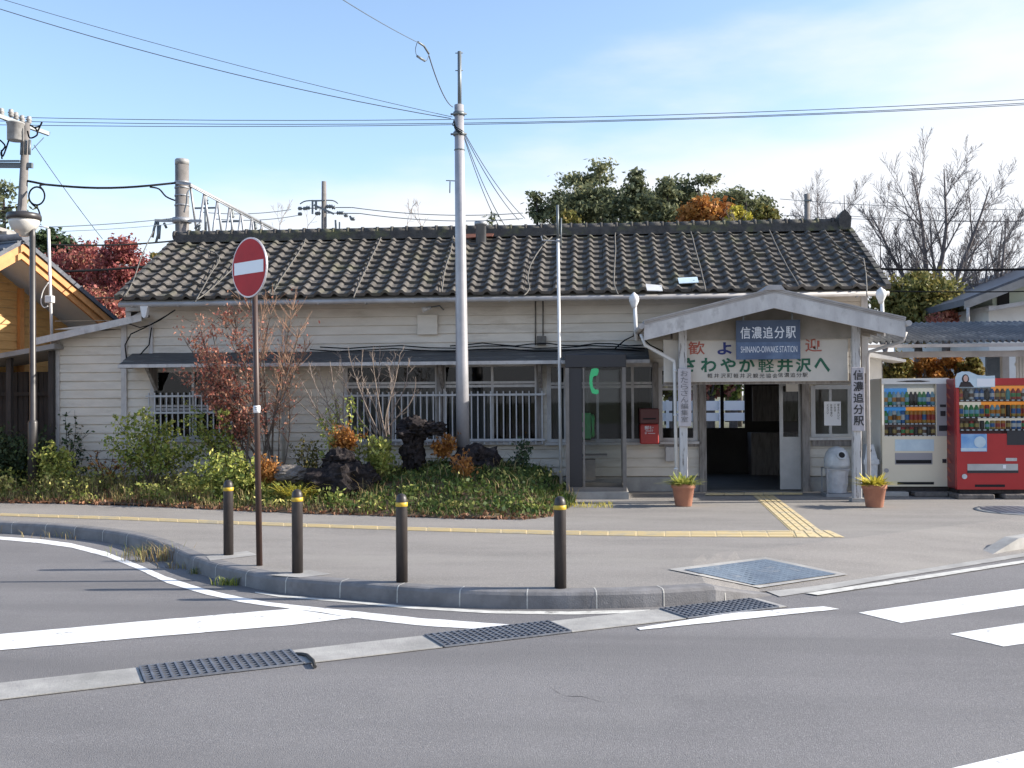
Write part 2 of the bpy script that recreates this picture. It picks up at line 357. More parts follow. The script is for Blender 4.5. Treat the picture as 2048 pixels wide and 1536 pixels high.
M['litter'] = leafm('leaf_litter', (.08,.04,.022), (.19,.09,.05), (.32,.16,.09), tr=.1)
M['cedar'] = mk('cedar_board', (.58,.35,.13), (.48,.28,.10), 6, .6, stretch=(1,1,8), c3=(.38,.19,.06), s3=3, lo3=.6, hi3=.85)
M['cedarbeam'] = mk('cedar_beam', (.58,.27,.09), (.47,.21,.07), 6, .55)
M['bluetile'] = mk('blue_grey_tile', (.075,.085,.11), (.05,.055,.07), 4, .5, bump=.3, bscale=12)
M['corr'] = mk('corrugated_roof', (.12,.13,.145), (.085,.095,.11), 3, .8, .0, c3=(.25,.26,.27), s3=2)
M['shedgrey'] = mk('shed_grey', (.30,.29,.28), (.23,.22,.21), 3, .7)
M['housegreen'] = mk('house_pale_green', (.48,.54,.46), (.43,.49,.42), 2, .8)
M['housewhite'] = mk('house_white', (.62,.63,.63), (.54,.55,.56), 2, .8)
M['undergrowth'] = leafm('undergrowth_leaves', (.075,.12,.03), (.21,.26,.06), (.40,.41,.11), (.58,.52,.18))
# ================================================================== GROUND, ROAD, PAVEMENT
def sheet(name, pts, mat, kind=True):
    b = MB(); b.face(pts); o = b.build(name, mat); return struct(o) if kind else o
sheet('ground', [(-500,-200,-.17),(500,-200,-.17),(500,900,-.17),(-500,900,-.17)], M['field'])
sheet('road', [(-60,-30,-.15),(60,-30,-.15),(60,26,-.15),(-60,26,-.15)], M['asphalt'])

KP = [(0,1066),(75,1069.6),(143,1075.8),(212,1084),(273,1096),(328,1115),(366,1134),(410,1151.6),(472,1168.7),(560,1185.8),(683,1196.5),(822,1208),(979,1216.6),(1137,1218.3),(1287,1215),(1432,1206.4)]
kw = [G(a, b, -.15) for a, b in KP]
d0 = (kw[0]-kw[1]).normalized(); kw = [kw[0]+d0*40, kw[0]+d0*4] + kw
def smooth_path(p, n=4):
    o = []
    for i in range(len(p)-1):
        a, b, c, d = p[max(i-1,0)], p[i], p[i+1], p[min(i+2,len(p)-1)]
        for k in range(n):
            t = k/n; o.append(.5*((2*b)+(c-a)*t+(2*a-5*b+4*c-d)*t*t+(3*b-a-3*c+d)*t**3))
    return o+[p[-1]]
kpath = [kw[0]] + smooth_path(kw[1:], 5)
kend = G(1544, 1191, -.15)
ramp = [kpath[-1].lerp(kend, t) for t in (.33, .66, 1.0)]
full = [(p, 1.0) for p in kpath] + [(ramp[0], .66), (ramp[1], .33), (ramp[2], .06)]
def perp(i, pts):
    d = (pts[min(i+1,len(pts)-1)] - pts[max(i-1,0)]); d.z = 0; d.normalize(); return Vector((-d.y, d.x, 0))
kpts = [p for p, h in full]
prof = [(0,0),(.006,.115),(.022,.140),(.045,.150),(.16,.152)]
kb = MB()
for i, (p, h) in enumerate(full):
    n = perp(i, kpts)
    for dx, dz in prof: kb.v.append(tuple(p + n*dx + Vector((0,0,dz*h - (0 if dz else .02)))))
k_ = len(prof)
for i in range(len(full)-1):
    for j in range(k_-1):
        kb.f.append((i*k_+j, (i+1)*k_+j, (i+1)*k_+j+1, i*k_+j+1)); kb.m.append(0); kb.t.append(.5); kb.sm.append(False)
# mortar joints along the kerb every 0.6 m
acc, nxt = 0.0, 0.0
for i in range(1, len(kpts)):
    a, b = kpts[i-1], kpts[i]; l = (b-a).length
    while nxt <= acc+l:
        q = a.lerp(b, (nxt-acc)/l); d = (b-a).normalized(); n = perp(i, kpts)
        hh = full[i][1]
        if hh > .5 and q.x > -9:
            for (u, z), (u2, z2) in zip(prof[:-1], prof[1:]):
                off = Vector((0,0,.002)) - n*.0025
                kb.face([q+n*u+d*.006+Vector((0,0,z*hh))+off, q+n*u-d*.006+Vector((0,0,z*hh))+off, q+n*u2-d*.006+Vector((0,0,z2*hh))+off, q+n*u2+d*.006+Vector((0,0,z2*hh))+off][::-1], 1)
        nxt += .6
    acc += l
struct(kb.build('kerb', [M['kerb'], M['mortar']]))

pe = [(p + perp(i, kpts)*.155, .0 if h > .9 else -.15*(1-h)) for i, (p, h) in enumerate(full)]
r0 = G(1544, 1188, -.148); r1 = G(2048, 1108, -.148); dr = (r1-r0).normalized()
for s_ in (.6, 1.4, 2.4, 3.6, 5, 8, 14, 30): pe.append((r0+dr*s_, -.146))
def pz(x, y):
    for (a, za), (c, zc) in zip(pe[:-1], pe[1:]):
        if a.x <= x <= c.x:
            f = (x-a.x)/max(1e-6, c.x-a.x); yb = a.y+(c.y-a.y)*f; zz = za+(zc-za)*f; e = min(1, max(0, (y-yb)/RW)); return zz*(1-e)
    return 0
def GP(px, py, dz):
    z = 0
    for k in range(12): q = G(px, py, z); z = .5*z+.5*pz(q.x, q.y)
    return G(px, py, z+dz)
pm_ = MB(); rows = [0, .3, .6, .9, 1.2, 1.6, 2.4, 3.2, 4.5, 7, 10, 16, 24]
RW = 1.6
for p, z in pe:
    for r in rows:
        ease = min(1, r/RW)
        pm_.v.append((p.x, p.y+r, z*(1-ease)))
nr = len(rows)
for i in range(len(pe)-1):
    for j in range(nr-1):
        pm_.f.append((i*nr+j, (i+1)*nr+j, (i+1)*nr+j+1, i*nr+j+1)); pm_.m.append(0); pm_.t.append(.5); pm_.sm.append(False)
struct(pm_.build('pavement', M['pave']))

def strip(name, up, lo, z, mat):      # sheet between two pixel edges on the ground
    b = MB()
    def sub(q):
        q = [G(a, c, z) for a, c in q]; o = []
        for i in range(len(q)-1):
            k = max(1, int(min(40, (q[i+1]-q[i]).length/.06)))
            for j in range(k):
                v = q[i].lerp(q[i+1], j/k); o.append(v+Vector((0, .010*mnoise.noise((v.x*9, v.y*9, 4))+.006*mnoise.noise((v.x*31, v.y*31, 2)), 0)) if (i or j) else v)
        return o+[q[-1]]
    u, l = sub(up), sub(lo)
    if len(u) != len(l):      # resample the lower edge to the upper count
        def res(q, n): return [q[min(len(q)-2, int(i*(len(q)-1)/(n-1)))].lerp(q[min(len(q)-2, int(i*(len(q)-1)/(n-1)))+1], i*(len(q)-1)/(n-1)-min(len(q)-2, int(i*(len(q)-1)/(n-1)))) for i in range(n)]
        n = max(len(u), len(l)); u, l = res(u, n), res(l, n)
    n = len(u)
    for i in range(n-1): b.face([l[i], l[i+1], u[i+1], u[i]])
    return struct(b.build(name, mat))
ZR = -.146
strip('edge_line', [(-60,1071),(0,1073),(79,1078),(143,1086.5),(212,1103.5),(273,1127.5),(335,1154),(410,1178),(478,1193.5),(530,1203),(581,1209),(640,1215),(702,1221.5),(839,1236),(976,1246),(1078,1253)],
      [(-60,1076.5),(0,1079),(79,1086),(143,1095),(212,1113),(273,1137),(335,1166),(410,1188.5),(478,1203.5),(530,1211),(581,1217),(640,1224),(702,1235),(839,1250.8),(976,1259.5),(1062,1261)], ZR, M['paint'])
strip('stop_line', [(-260,1289.5),(0,1268),(307,1240.5),(581,1217.3)], [(-260,1326),(0,1300),(307,1273),(581,1250)], ZR+.002, M['paint'])
b = MB(); b.face([G(581,1250,ZR+.002), G(702,1236,ZR+.002), G(702,1235,ZR+.002), G(581,1217,ZR+.002)]); struct(b.build('stop_line', M['paint']))
strip('gutter_line', [(510,1183),(560,1190),(683,1200),(822,1212.5),(979,1221),(1137,1223),(1300,1219)], [(510,1185.5),(560,1194),(683,1204),(822,1217),(979,1226.5),(1137,1229),(1300,1225)], ZR, M['oldpaint'])
strip('shoulder_line', [(1274,1255.5),(1465,1225.5),(1647,1212.6),(1662,1215)], [(1280,1259.5),(1469,1240),(1678,1218),(1678.5,1217.8)], ZR+.003, M['paint'])
def quad(name, pts, z, mat, ext=0):
    q = [G(a, c, z) for a, c in pts]
    if ext:
        q[1] = q[1] + (q[1]-q[0]).normalized()*ext; q[2] = q[2] + (q[2]-q[3]).normalized()*ext
    b = MB(); b.face(q[::-1]); return struct(b.build(name, mat))
quad('crosswalk_stripe', [(1717,1225),(2048,1177.4),(2048,1210.5),(1802,1245.7)], ZR, M['paint'], 3)
quad('crosswalk_stripe', [(1900,1268),(2048,1245.7),(2048,1287),(2007,1292.7)], ZR, M['paint'], 3)
quad('crosswalk_stripe', [(1900,1537),(2048,1502),(2048,1548),(1990,1560)], ZR, M['paint'], 3)
# flush kerb on the right: two pale strips with a concrete gutter
strip('flush_kerb', [(1519,1177),(1640,1160),(1760,1141),(1982,1105),(2048,1094),(2300,1053)], [(1560,1193),(1660,1178),(1760,1160),(1982,1124),(2048,1113),(2300,1072)], -.143, M['concrete'])
strip('flush_line', [(1640,1156),(1760,1138),(1982,1104)], [(1650,1161),(1770,1143.5),(1986,1108)], -.139, M['oldpaint'])
strip('flush_line', [(1612,1186),(1760,1164),(2048,1120),(2300,1081)], [(1636,1190),(1770,1170),(2048,1125.5),(2300,1087)], -.139, M['oldpaint'])
kk = MB(); a_, b_ = G(1978, 1113, -.15), G(2048, 1101, -.15); d_ = (b_-a_).normalized(); n_ = Vector((-d_.y, d_.x, 0)); b_ = a_+d_*6
kk.prism([a_, a_+d_*.62+Vector((0,0,.15)), b_+Vector((0,0,.15)), b_], n_*.17); struct(kk.build('kerb', M['concrete']))

# drain channel
cu0, cu1, cl0, cl1 = G(0,1368.7,ZR), G(1514,1199.5,ZR), G(0,1398,ZR), G(1540,1215.5,ZR)
dch = (cu1-cu0).normalized(); nch = Vector((-dch.y, dch.x, 0)); c0 = (cu0+cl0)/2; c1 = (cu1+cl1)/2
wch = .40
dch = (c1-c0).normalized(); nch = Vector((-dch.y, dch.x, 0))
lch = (c1-c0).length
def onch(px, py): return (G(px, py, ZR)-c0).dot(dch)
gr = [(onch(287,1355), onch(601,1323)), (onch(884,1292), onch(1131,1260)), (onch(1353,1230), onch(1527,1207.5))]
b = MB(); pa, pb = c0-dch*8, c0+dch*(lch+.1); b.face([pa-nch*wch*.515+Vector((0,0,-.002)), pb-nch*wch*.515+Vector((0,0,-.002)), pb+nch*wch*.515+Vector((0,0,-.002)), pa+nch*wch*.515+Vector((0,0,-.002))]); struct(b.build('drain_joint', M['rubber']))
b = MB(); edges = [-8.0] + [x for g in gr for x in g] + [lch+.1]
for k in range(0, len(edges), 2):
    a, e = edges[k], edges[k+1]
    nseg = max(1, round((e-a)/1.0)); st = (e-a)/nseg
    for q in range(nseg):
        x0, x1 = a+q*st+.011, a+(q+1)*st-.011
        pa, pb = c0+dch*x0, c0+dch*x1
        b.prism([pa-nch*wch/2, pb-nch*wch/2, pb+nch*wch/2, pa+nch*wch/2], (0,0,.006))
struct(b.build('drain_channel', M['concrete']))
GL = ['long drain grating in the road nearest the stop line, beside a rubber strip', 'drain grating at the tip of the curved white line', 'drain grating just below the lowered end of the kerb']
for (g0, g1), lab in zip(gr, GL):
    mid = c0+dch*(g0+g1)/2; t = thing('drain_grating', (mid.x, mid.y, ZR), lab, 'drain grating', 'gratings of the road drain')
    b = MB(); pa, pb = c0+dch*g0, c0+dch*g1
    b.face([p+Vector((0,0,.001)) for p in (pa-nch*wch/2, pb-nch*wch/2, pb+nch*wch/2, pa+nch*wch/2)]); b.build('pit', M['dark'], t)
    b = MB()
    n = int((g1-g0)/.055)
    for i in range(n+1):
        p = c0+dch*(g0+(g1-g0)*i/n)+Vector((0,0,.010)); b.bar(p-nch*wch/2, p+nch*wch/2, .014, .014)
    for j in range(8):
        o = nch*(wch*(j/7-.5)); b.bar(pa+o+Vector((0,0,.008)), pb+o+Vector((0,0,.008)), .012, .013)
    b.build('bars', M['galv'], t)
s0, s1, s2 = G(592,1311,ZR), G(612,1317,ZR), G(630,1337,ZR)
b = MB(); b.tube([s0+Vector((0,0,.012)), (s0+s1)/2+Vector((0,.02,.016)), s1+Vector((0,.02,.02)), (s1+s2)/2+Vector((.02,0,.018)), s2+Vector((0,0,.012))], .013, 6)
tag(b.build('rubber_strip', M['rubber']), 'dark curved rubber strip lying at the end of a drain grating', 'rubber strip')
# tactile paving
def tact(name, pts, bars=4, z=.004):
    q = [GP(a, c, z) for a, c in pts]; b = MB(); b.face([q[0], q[1], q[2], q[3]])
    n = max(2, int((q[1]-q[0]).length/.3)) if bars else 1
    for i in range(n):
        for k in range(bars):
            f0, f1 = (k+.25)/bars, (k+.75)/bars
            u0, u1 = (i+.04)/n, (i+.96)/n
            def at(u, f): return (q[0].lerp(q[1], u)).lerp(q[3].lerp(q[2], u), f)
            b.prism([at(u0,f0), at(u1,f0), at(u1,f1), at(u0,f1)], (0,0,.006))
    return struct(b.build(name, M['tactile']))
LU = [(-200,1029),(0,1031.5),(240,1039.5),(478,1049),(805,1060.5),(1106,1069),(1330,1073),(1590,1074.5)]
LL = [(-200,1024),(0,1026.5),(240,1033.5),(478,1043),(805,1054),(1106,1061.5),(1330,1062.5),(1582,1061)]
for i in range(len(LU)-1): tact('tactile_paving', [LU[i], LU[i+1], LL[i+1], LL[i]], 4)
tact('tactile_paving', [(1588,1074.5),(1583,1061),(1660,1061),(1690,1074.5)], 4)
tact('tactile_paving', [(1581,1061),(1506,991),(1548,991),(1642,1061)], 4, .0035)
tact('tactile_paving', [(1408,990.5),(1606,989),(1604,984.5),(1412,986)], 3, .012)
# utility covers
def cover(name, outer, inner, label, z=.004):
    def patch(q, off, n):
        def at(u, v): x = (q[0][0]*(1-u)+q[1][0]*u)*(1-v)+(q[3][0]*(1-u)+q[2][0]*u)*v; y = (q[0][1]*(1-u)+q[1][1]*u)*(1-v)+(q[3][1]*(1-u)+q[2][1]*u)*v; return GP(x, y, off)
        return [[at(i/n, j/n) for j in range(n+1)] for i in range(n+1)]
    def lay(b, g):
        for i in range(len(g)-1):
            for j in range(len(g)-1): b.face([g[i][j], g[i][j+1], g[i+1][j+1], g[i+1][j]])
    go, gi = patch(outer, .008, 16), patch(inner, .013, 14); n = 14
    t = thing(name, gi[7][7], label, 'utility cover')
    b = MB(); lay(b, go); b.build('frame', M['concrete'], t)
    b = MB(); lay(b, gi)
    for i in range(n):
        for j in range(n):
            c_ = (gi[i][j]+gi[i+1][j+1])/2; e1 = (gi[i+1][j]-gi[i][j])*.36; e2 = (gi[i][j+1]-gi[i][j])*.36
            b.obox(c_+Vector((0,0,.0008)), e1, e2, Vector((0,0,.0008)))
    b.build('lid', M['coverblue'], t)
cover('utility_cover', [(1336,1138),(1531,1114),(1697,1148.5),(1519,1175.5)], [(1368,1139),(1531,1118),(1674,1147.8),(1510,1170)], 'large square blue grey utility cover set in the pavement')
mc = G(2042, 1021); t = thing('manhole_cover', mc, 'round manhole cover in the pavement before the red vending machine', 'manhole cover')
b = MB(); b.lathe([(.62,.003),(.62,.007),(.54,.009)], mc, 40); b.build('rim', M['concrete'], t)
b = MB(); b.lathe([(.54,.004),(.53,.0115),(.1,.012)], mc, 40)
for k in range(-4, 5): b.bar(mc+Vector((k*.11,-.4,.013)), mc+Vector((k*.11,.4,.013)), .02, .006)
b.build('lid', M['galv'], t)
for pts in ([(412,1112),(494,1102),(518,1110),(420,1121)], [(540,1150),(620,1140),(664,1148),(600,1155)]):
    quad('bollard_footing', pts, .004, M['concrete'])

# ================================================================== STATION BUILDING
YW = 18.05
ST = thing('station_building', (-2, YW, 0), 'old single storey wooden railway station with grey tiled roof and pale clapboards', 'station')
def wx(px): return X_(px, YW)
def wz(py, px=1024): return Z_(py, YW, px)
XA, XB, XR = wx(110), wx(250), wx(1735)
ZT = 3.46
BH = .158
W1 = (wx(304), wx(470), wz(878,390), wz(738,390)); W2 = (wx(690), wx(1076), wz(884,900), wz(728,900))
W3 = (wx(1096), wx(1311), wz(884,1200), wz(728,1200)); W4 = (wx(1317), wx(1392), wz(882,1350), wz(735,1350))
DR = (wx(1412), wx(1606), .0, wz(760,1500)); W5 = (wx(1623), wx(1701), wz(874,1660), wz(772,1660))
OPEN = [W1, W2, W3, W4, DR, W5]
lt0, lt1 = P(110, 668, YW), P(282, 633, YW)
def topz(x):
    if x >= lt1.x: return ZT
    return min(ZT, lt0.z + (x-lt0.x)*(lt1.z-lt0.z)/(lt1.x-lt0.x))
b = MB(); z = .26; xs0 = sorted(set([XA, XB, lt1.x, XR] + [o[k] for o in OPEN for k in (0, 1)]))
while z < ZT:
    z1 = z+BH
    for xa, xb in zip(xs0[:-1], xs0[1:]):
        xm = (xa+xb)/2; segs = [(z, z1)]
        for o in OPEN:
            if o[0]-1e-4 <= xa and xb <= o[1]+1e-4:
                ns = []
                for s0_, s1_ in segs:
                    if o[3] <= s0_ or o[2] >= s1_: ns.append((s0_, s1_)); continue
                    if s0_ < o[2]: ns.append((s0_, o[2]))
                    if s1_ > o[3]: ns.append((o[3], s1_))
                segs = ns
        for s0_, s1_ in segs:
            ta, tb = min(s1_, topz(xa)), min(s1_, topz(xb))
            if max(ta, tb) <= s0_: continue
            yl = lambda q: YW - .020*(1-(q-z)/BH)
            ta, tb = max(ta, s0_), max(tb, s0_)
            g0_ = s0_+.013 if s0_ == z else s0_
            if max(ta, tb) > g0_: b.face([(xa, yl(g0_), g0_), (xb, yl(g0_), g0_), (xb, yl(tb), max(tb, g0_)), (xa, yl(ta), max(ta, g0_))])
            if s0_ == z: b.face([(xa, yl(g0_), g0_), (xa, YW+.014, g0_), (xb, YW+.014, g0_), (xb, yl(g0_), g0_)]); b.face([(xa, YW+.014, z), (xb, YW+.014, z), (xb, YW+.014, g0_), (xa, YW+.014, g0_)]); b.face([(xa, YW, z), (xb, YW, z), (xb, YW+.014, z), (xa, YW+.014, z)])
    z = z1
b.build('clapboard_wall', M['clap'], ST)
b = MB()                                                   # reveal, backing wall, ends
b.box(XA, DR[0], YW-.01, YW+.10, 0, .25); b.box(DR[1], XR, YW-.01, YW+.10, 0, .25)
b.build('foundation', M['concrete'], ST)
b = MB()
b.prism([(XR-.1, YW+.03, 0), (XR-.1, 22, 0), (XR-.1, 22, ZT), (XR-.1, 20, 4.75), (XR-.1, YW+.03, ZT)], (.1,0,0)); b.build('end_wall', M['clap'], ST)
b = MB(); b.box(XA, XA+.1, YW+.03, 22, 0, 2.35); b.build('end_wall', M['clap'], ST)
b = MB(); b.prism([(XB, YW+.03, 2.3), (XB, 22, 2.3), (XB, 22, ZT), (XB, 20, 4.75), (XB, YW+.03, ZT)], (.1,0,0))
b.build('end_wall', M['clap'], ST)
# interior: partitions, floor, ceiling, rear wall with openings to the platform
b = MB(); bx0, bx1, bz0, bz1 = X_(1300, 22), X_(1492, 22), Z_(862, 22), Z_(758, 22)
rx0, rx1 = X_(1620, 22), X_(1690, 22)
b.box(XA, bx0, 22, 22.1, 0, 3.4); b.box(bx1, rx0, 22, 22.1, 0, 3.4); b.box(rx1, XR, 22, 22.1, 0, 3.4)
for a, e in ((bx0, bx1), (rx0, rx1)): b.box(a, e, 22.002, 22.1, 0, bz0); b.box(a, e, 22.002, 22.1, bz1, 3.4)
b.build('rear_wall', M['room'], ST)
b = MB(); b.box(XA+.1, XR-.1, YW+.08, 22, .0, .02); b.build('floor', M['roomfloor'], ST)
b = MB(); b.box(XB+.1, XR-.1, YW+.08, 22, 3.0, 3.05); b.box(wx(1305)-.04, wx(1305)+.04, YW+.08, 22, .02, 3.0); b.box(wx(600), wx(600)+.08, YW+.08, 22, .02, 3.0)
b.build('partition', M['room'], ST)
b = MB()
for x in [bx0+(bx1-bx0)*k/4 for k in range(5)]: b.box(x-.035, x+.035, 21.96, 22.0, bz0, bz1)
for zz in (bz0, bz1-.04): b.box(bx0, bx1, 21.95, 21.99, zz, zz+.05)
b.build('rear_window_frame', M['darkwood'], ST)
b = MB(); x0 = X_(1500, 21.5); x1 = X_(1600, 21.5)
b.box(x0, x1, 21.4, 21.95, .02, Z_(868, 21.4)); b.box(x0+.1, x1, 21.8, 21.9, Z_(845,21.8), Z_(775,21.8))
b.build('ticket_counter', M['greywood'], ST)

def window(o, name, cols, transom=None, cmat='trim', fr=.055, group=None, curtain=()):
    x0, x1, z0, z1 = o; f = MB(); y0, y1 = YW-.035, YW+.05
    f.box(x0-.02, x0+fr, y0, y1, z0, z1); f.box(x1-fr, x1+.02, y0, y1, z0, z1)
    f.box(x0+fr, x1-fr, y0-.002, y1, z1-fr, z1+.02); f.box(x0+fr, x1-fr, y0-.002, y1, z0, z0+fr)
    for c in cols: f.box(c-.022, c+.022, y0+.008, y1-.004, z0+fr, z1-fr)
    if transom:
        zt = transom; f.box(x0+fr, x1-fr, y0-.004, y1-.002, zt-.055, zt-.008); f.box(x0+fr, x1-fr, y0+.004, y1-.006, zt+.008, zt+.05)
    w_ = f.build('window', M[cmat], ST)
    g = MB(); g.face([(x0+fr-.01,YW+.02,z0+fr-.01),(x1-fr+.01,YW+.02,z0+fr-.01),(x1-fr+.01,YW+.02,z1-fr+.01),(x0+fr-.01,YW+.02,z1-fr+.01)]); g.build('pane', M['glass'], w_)
    s_ = MB(); s_.box(x0-.06, x1+.06, YW-.10, YW-.037, z0-.05, z0-.004); s_.build('sill', M['trim'], w_)
    for ca, cb in curtain:
        c = MB(); n = 26; pts = []
        for k in range(n+1): pts.append((ca+(cb-ca)*k/n, YW+.16+.02*math.sin(k*2.1)+.01*math.sin(k*5.3)))
        for k in range(n): c.face([(pts[k][0], pts[k][1], z0), (pts[k+1][0], pts[k+1][1], z0), (pts[k+1][0], pts[k+1][1], z1-.3), (pts[k][0], pts[k][1], z1-.3)], smooth=True)
        c.build('curtain', M['curtain'], w_)
    return w_
window(W1, 'window', [wx(387)], wz(815,390), 'trim')
window(W2, 'window', [wx(785), wx(873), wx(889), wx(985)], wz(769,900), 'trim', curtain=[(wx(700), wx(870)), (wx(895), wx(978))])
window(W3, 'window', [wx(1130), wx(1195), wx(1265)], wz(770,1200), 'trim', curtain=[(wx(1099), wx(1180))])
window(W4, 'window', [wx(1322)], wz(774,1350), 'trim')
window(W5, 'window', [wx(1660)], None, 'alu')
# stacked posts beside windows
def board(name, m, *bx):
    b = MB(); b.box(*bx); return b.build(name, M[m], ST)
board('corner_board', 'trim', wx(250)-.05, wx(250)+.05, YW-.05, YW-.021, .25, topz(wx(250))-.02)
board('corner_board', 'trim', XA-.02, XA+.10, YW-.045, YW-.021, .25, lt0.z-.05); board('corner_board', 'trim', wx(300), wx(300)+.07, YW-.045, YW-.021, wz(735,300)+.25, wz(645,300))
board('corner_board', 'trim', XR-.1, XR+.01, YW-.045, YW-.021, .25, ZT-.1)
for px in (880, 1079, 1311): board('wall_post', 'greywood', wx(px)-.05, wx(px)+.05, YW-.06, YW-.037, wz(886), wz(728))
for px in (1404, 1609): board('door_post', 'greywood', wx(px)-.06, wx(px)+.06, YW-.10, YW+.06, 0, wz(755))
board('door_lintel', 'greywood', wx(1404)-.06, wx(1609)+.06, YW-.112, YW+.055, wz(762,1500), wz(752,1500))
board('window_apron', 'greywood', wx(1622), wx(1703), YW-.06, YW-.03, wz(892,1660), wz(880,1660)); board('window_apron', 'greywood', wx(1317), wx(1396), YW-.06, YW-.03, wz(893,1350), wz(885,1350))
# window grilles
def grille(x0, x1, ztop, zbot, rails, pitch, y=YW-.16):
    g = MB(); n = int(round((x1-x0)/pitch))
    for i in range(n+1):
        x = x0+(x1-x0)*i/n; g.box(x-.011, x+.011, y-.011, y+.011, zbot, ztop)
    for r in rails: g.box(x0-.05, x1+.05, y-.030, y-.0115, r-.018, r+.018)
    for x in (x0, x1): g.box(x-.012, x+.012, y+.012, YW-.02, rails[0]-.012, rails[0]+.012)
    g.build('window_grille', M['steelbar'], ST)
yg = YW-.16
grille(X_(298,yg), X_(474,yg), Z_(785,yg,390), Z_(880,yg,390), [Z_(792,yg,390), Z_(825,yg,390)], .105)
grille(X_(690,yg), X_(1084,yg), Z_(783,yg,900), Z_(889,yg,900), [Z_(790,yg,900), Z_(880,yg,900)], .113)
# sliding door
b = MB(); xd0, xd1, zd = wx(1560), wx(1604), wz(765,1580)
for a, e in ((xd0, xd0+.06), (xd1-.05, xd1)): b.box(a, e, YW+.06, YW+.10, .03, zd)
zk = wz(874,1580); b.box(xd0+.06, xd1-.05, YW+.062, YW+.098, zk-.10, zk); b.box(xd0+.06, xd1-.05, YW+.062, YW+.098, zd-.06, zd)
b.box(xd0+.06, xd1-.05, YW+.07, YW+.09, .03, zk-.10)
d_ = b.build('sliding_door', M['alu'], ST); b = MB(); b.face([(xd0+.06,YW+.08,zk),(xd1-.05,YW+.08,zk),(xd1-.05,YW+.08,zd-.06),(xd0+.06,YW+.08,zd-.06)]); b.build('pane', M['glass'], d_)
# awning
ya = 17.45
b = MB(); x0, x1 = X_(236, ya), X_(1300, ya); zf, zb = Z_(722, ya), 2.49
n = 60
for i in range(n):
    xa, xb = x0+(x1-x0)*i/n, x0+(x1-x0)*(i+1)/n
    s1 = .008*mnoise.noise((xa*2, 0, 0)); s2 = .008*mnoise.noise((xb*2, 0, 0))
    for k in range(3):
        ta, tb = k/3, (k+1)/3; st = .012*(2-k)*0
        za, zb_ = zf+(zb-zf)*ta + .014*(k > 0), zf+(zb-zf)*tb+.014*(k > 0)
        Ya, Yb = ya+(YW-.03-ya)*ta, ya+(YW-.03-ya)*tb
        b.face([(xa, Ya, za+s1), (xb, Ya, za+s2), (xb, Yb, zb_+s2), (xa, Yb, zb_+s1)])
        if k: b.face([(xa, Ya, za+s1-.014), (xb, Ya, za+s2-.014), (xb, Ya, za+s2), (xa, Ya, za+s1)])
aw = b.build('awning', M['awn'], ST)
b = MB(); b.box(x0, x1, ya-.012, ya+.02, zf-.055, zf+.004); b.box(x0+.01, x1-.01, ya+.03, YW-.03, zf-.035, zf-.02)
b.box(x0-.004, x0+.025, ya+.022, YW-.05, zf-.06, zf-.02)
b.build('awning_fascia', M['trim'], aw)
for px in (301, 882, 1080):
    x = X_(px, ya+.3); b = MB(); b.prism([(x-.03, YW-.065, zf-.04), (x-.03, ya+.1, zf-.04), (x-.03, YW-.065, zf-.46)], (.06,0,0)); b.build('awning_bracket', M['greywood'], aw)
# lean-to roof on the left
yl_ = 17.72; a0, a1 = P(72, 680, yl_), P(284, 632, yl_); b = MB()
b.prism([a0, a1, a1+Vector((0,0,.04)), a0+Vector((0,0,.04))], (0,4.3,0)); lr = b.build('lean_to_roof', M['awn'], ST)
b = MB(); b.prism([a0+Vector((0,-.03,-.09)), a1+Vector((0,-.03,-.09)), a1+Vector((0,-.03,.035)), a0+Vector((0,-.03,.035))], (0,.028,0)); b.build('bargeboard', M['trim'], lr)
# main roof
YE, YR = 17.5, 20.0; XE0, XE1 = X_(235, YE, 600), X_(1776, YE, 590); ZE, ZRR = Z_(586, YE), Z_(473, YR)
NC = 45; NR = 11; wT = (XE1-XE0)/NC
sl = Vector((0, YR-YE, ZRR-ZE)); lS = sl.length; sdn = sl/lS; nrm = Vector((0, -sdn.z, sdn.y))
us = [0, .05, .11, .18, .25, .32, .38, .44, .55, .78, .97, 1.0]
def hprof(u): return .050*max(0.0, math.sin(PI*u/.44)) if u <= .44 else -.006*math.sin(PI*(u-.44)/.56)
rnd = random.Random(3)
def tiles(y_e, z_e, sdn, nrm, mname='roof'):
    b = MB(); rl = lS/NR
    for c in range(NC):
        for r in range(NR):
            t = rnd.random(); j = rnd.uniform(-.008, .008); lift = rnd.uniform(0, .009) + (.02 if rnd.random() < .015 else 0)
            x0 = XE0+c*wT+j; base = Vector((0, y_e, z_e)) + sdn*(r*rl+rnd.uniform(-.008,.008)) + nrm*(.022*mnoise.noise((c*.16, r*.3, 7)))
            vs = []
            for k, (dd, hh) in enumerate(((-.02, .042+lift), (rl+.01, -.004))):
                for u in us: vs.append(base + sdn*dd + nrm*(hprof(u)+hh) + Vector((x0+u*wT*1.01, 0, 0)))
            for u in us: vs.append(base + sdn*(-.018) + nrm*(hprof(u)-.014) + Vector((x0+u*wT*1.01, 0, 0)))
            m = len(us); fs = [(i, i+1, m+i+1, m+i) for i in range(m-1)]
            b.raw(vs, fs, 0, t, True); b.raw([vs[i] for i in range(m)]+vs[2*m:], [(i+m, i+m+1, i+1, i) for i in range(m-1)], 0, t*.6)
    return b
rf = tiles(YE, ZE, sdn, nrm).build('roof', M['tile'], ST)
b = MB()
b.prism([(XE0+.02, YE+.03, ZE-.05), (XE0+.02, YR, ZRR-.05), (XE0+.02, 2*YR-YE, ZE-.05), (XE0+.02, 2*YR-YE, ZE-.11), (XE0+.02, YR, ZRR-.12), (XE0+.02, YE+.03, ZE-.11)], (XE1-XE0-.04,0,0)); b.build('roof_deck', M['soffit'], rf)
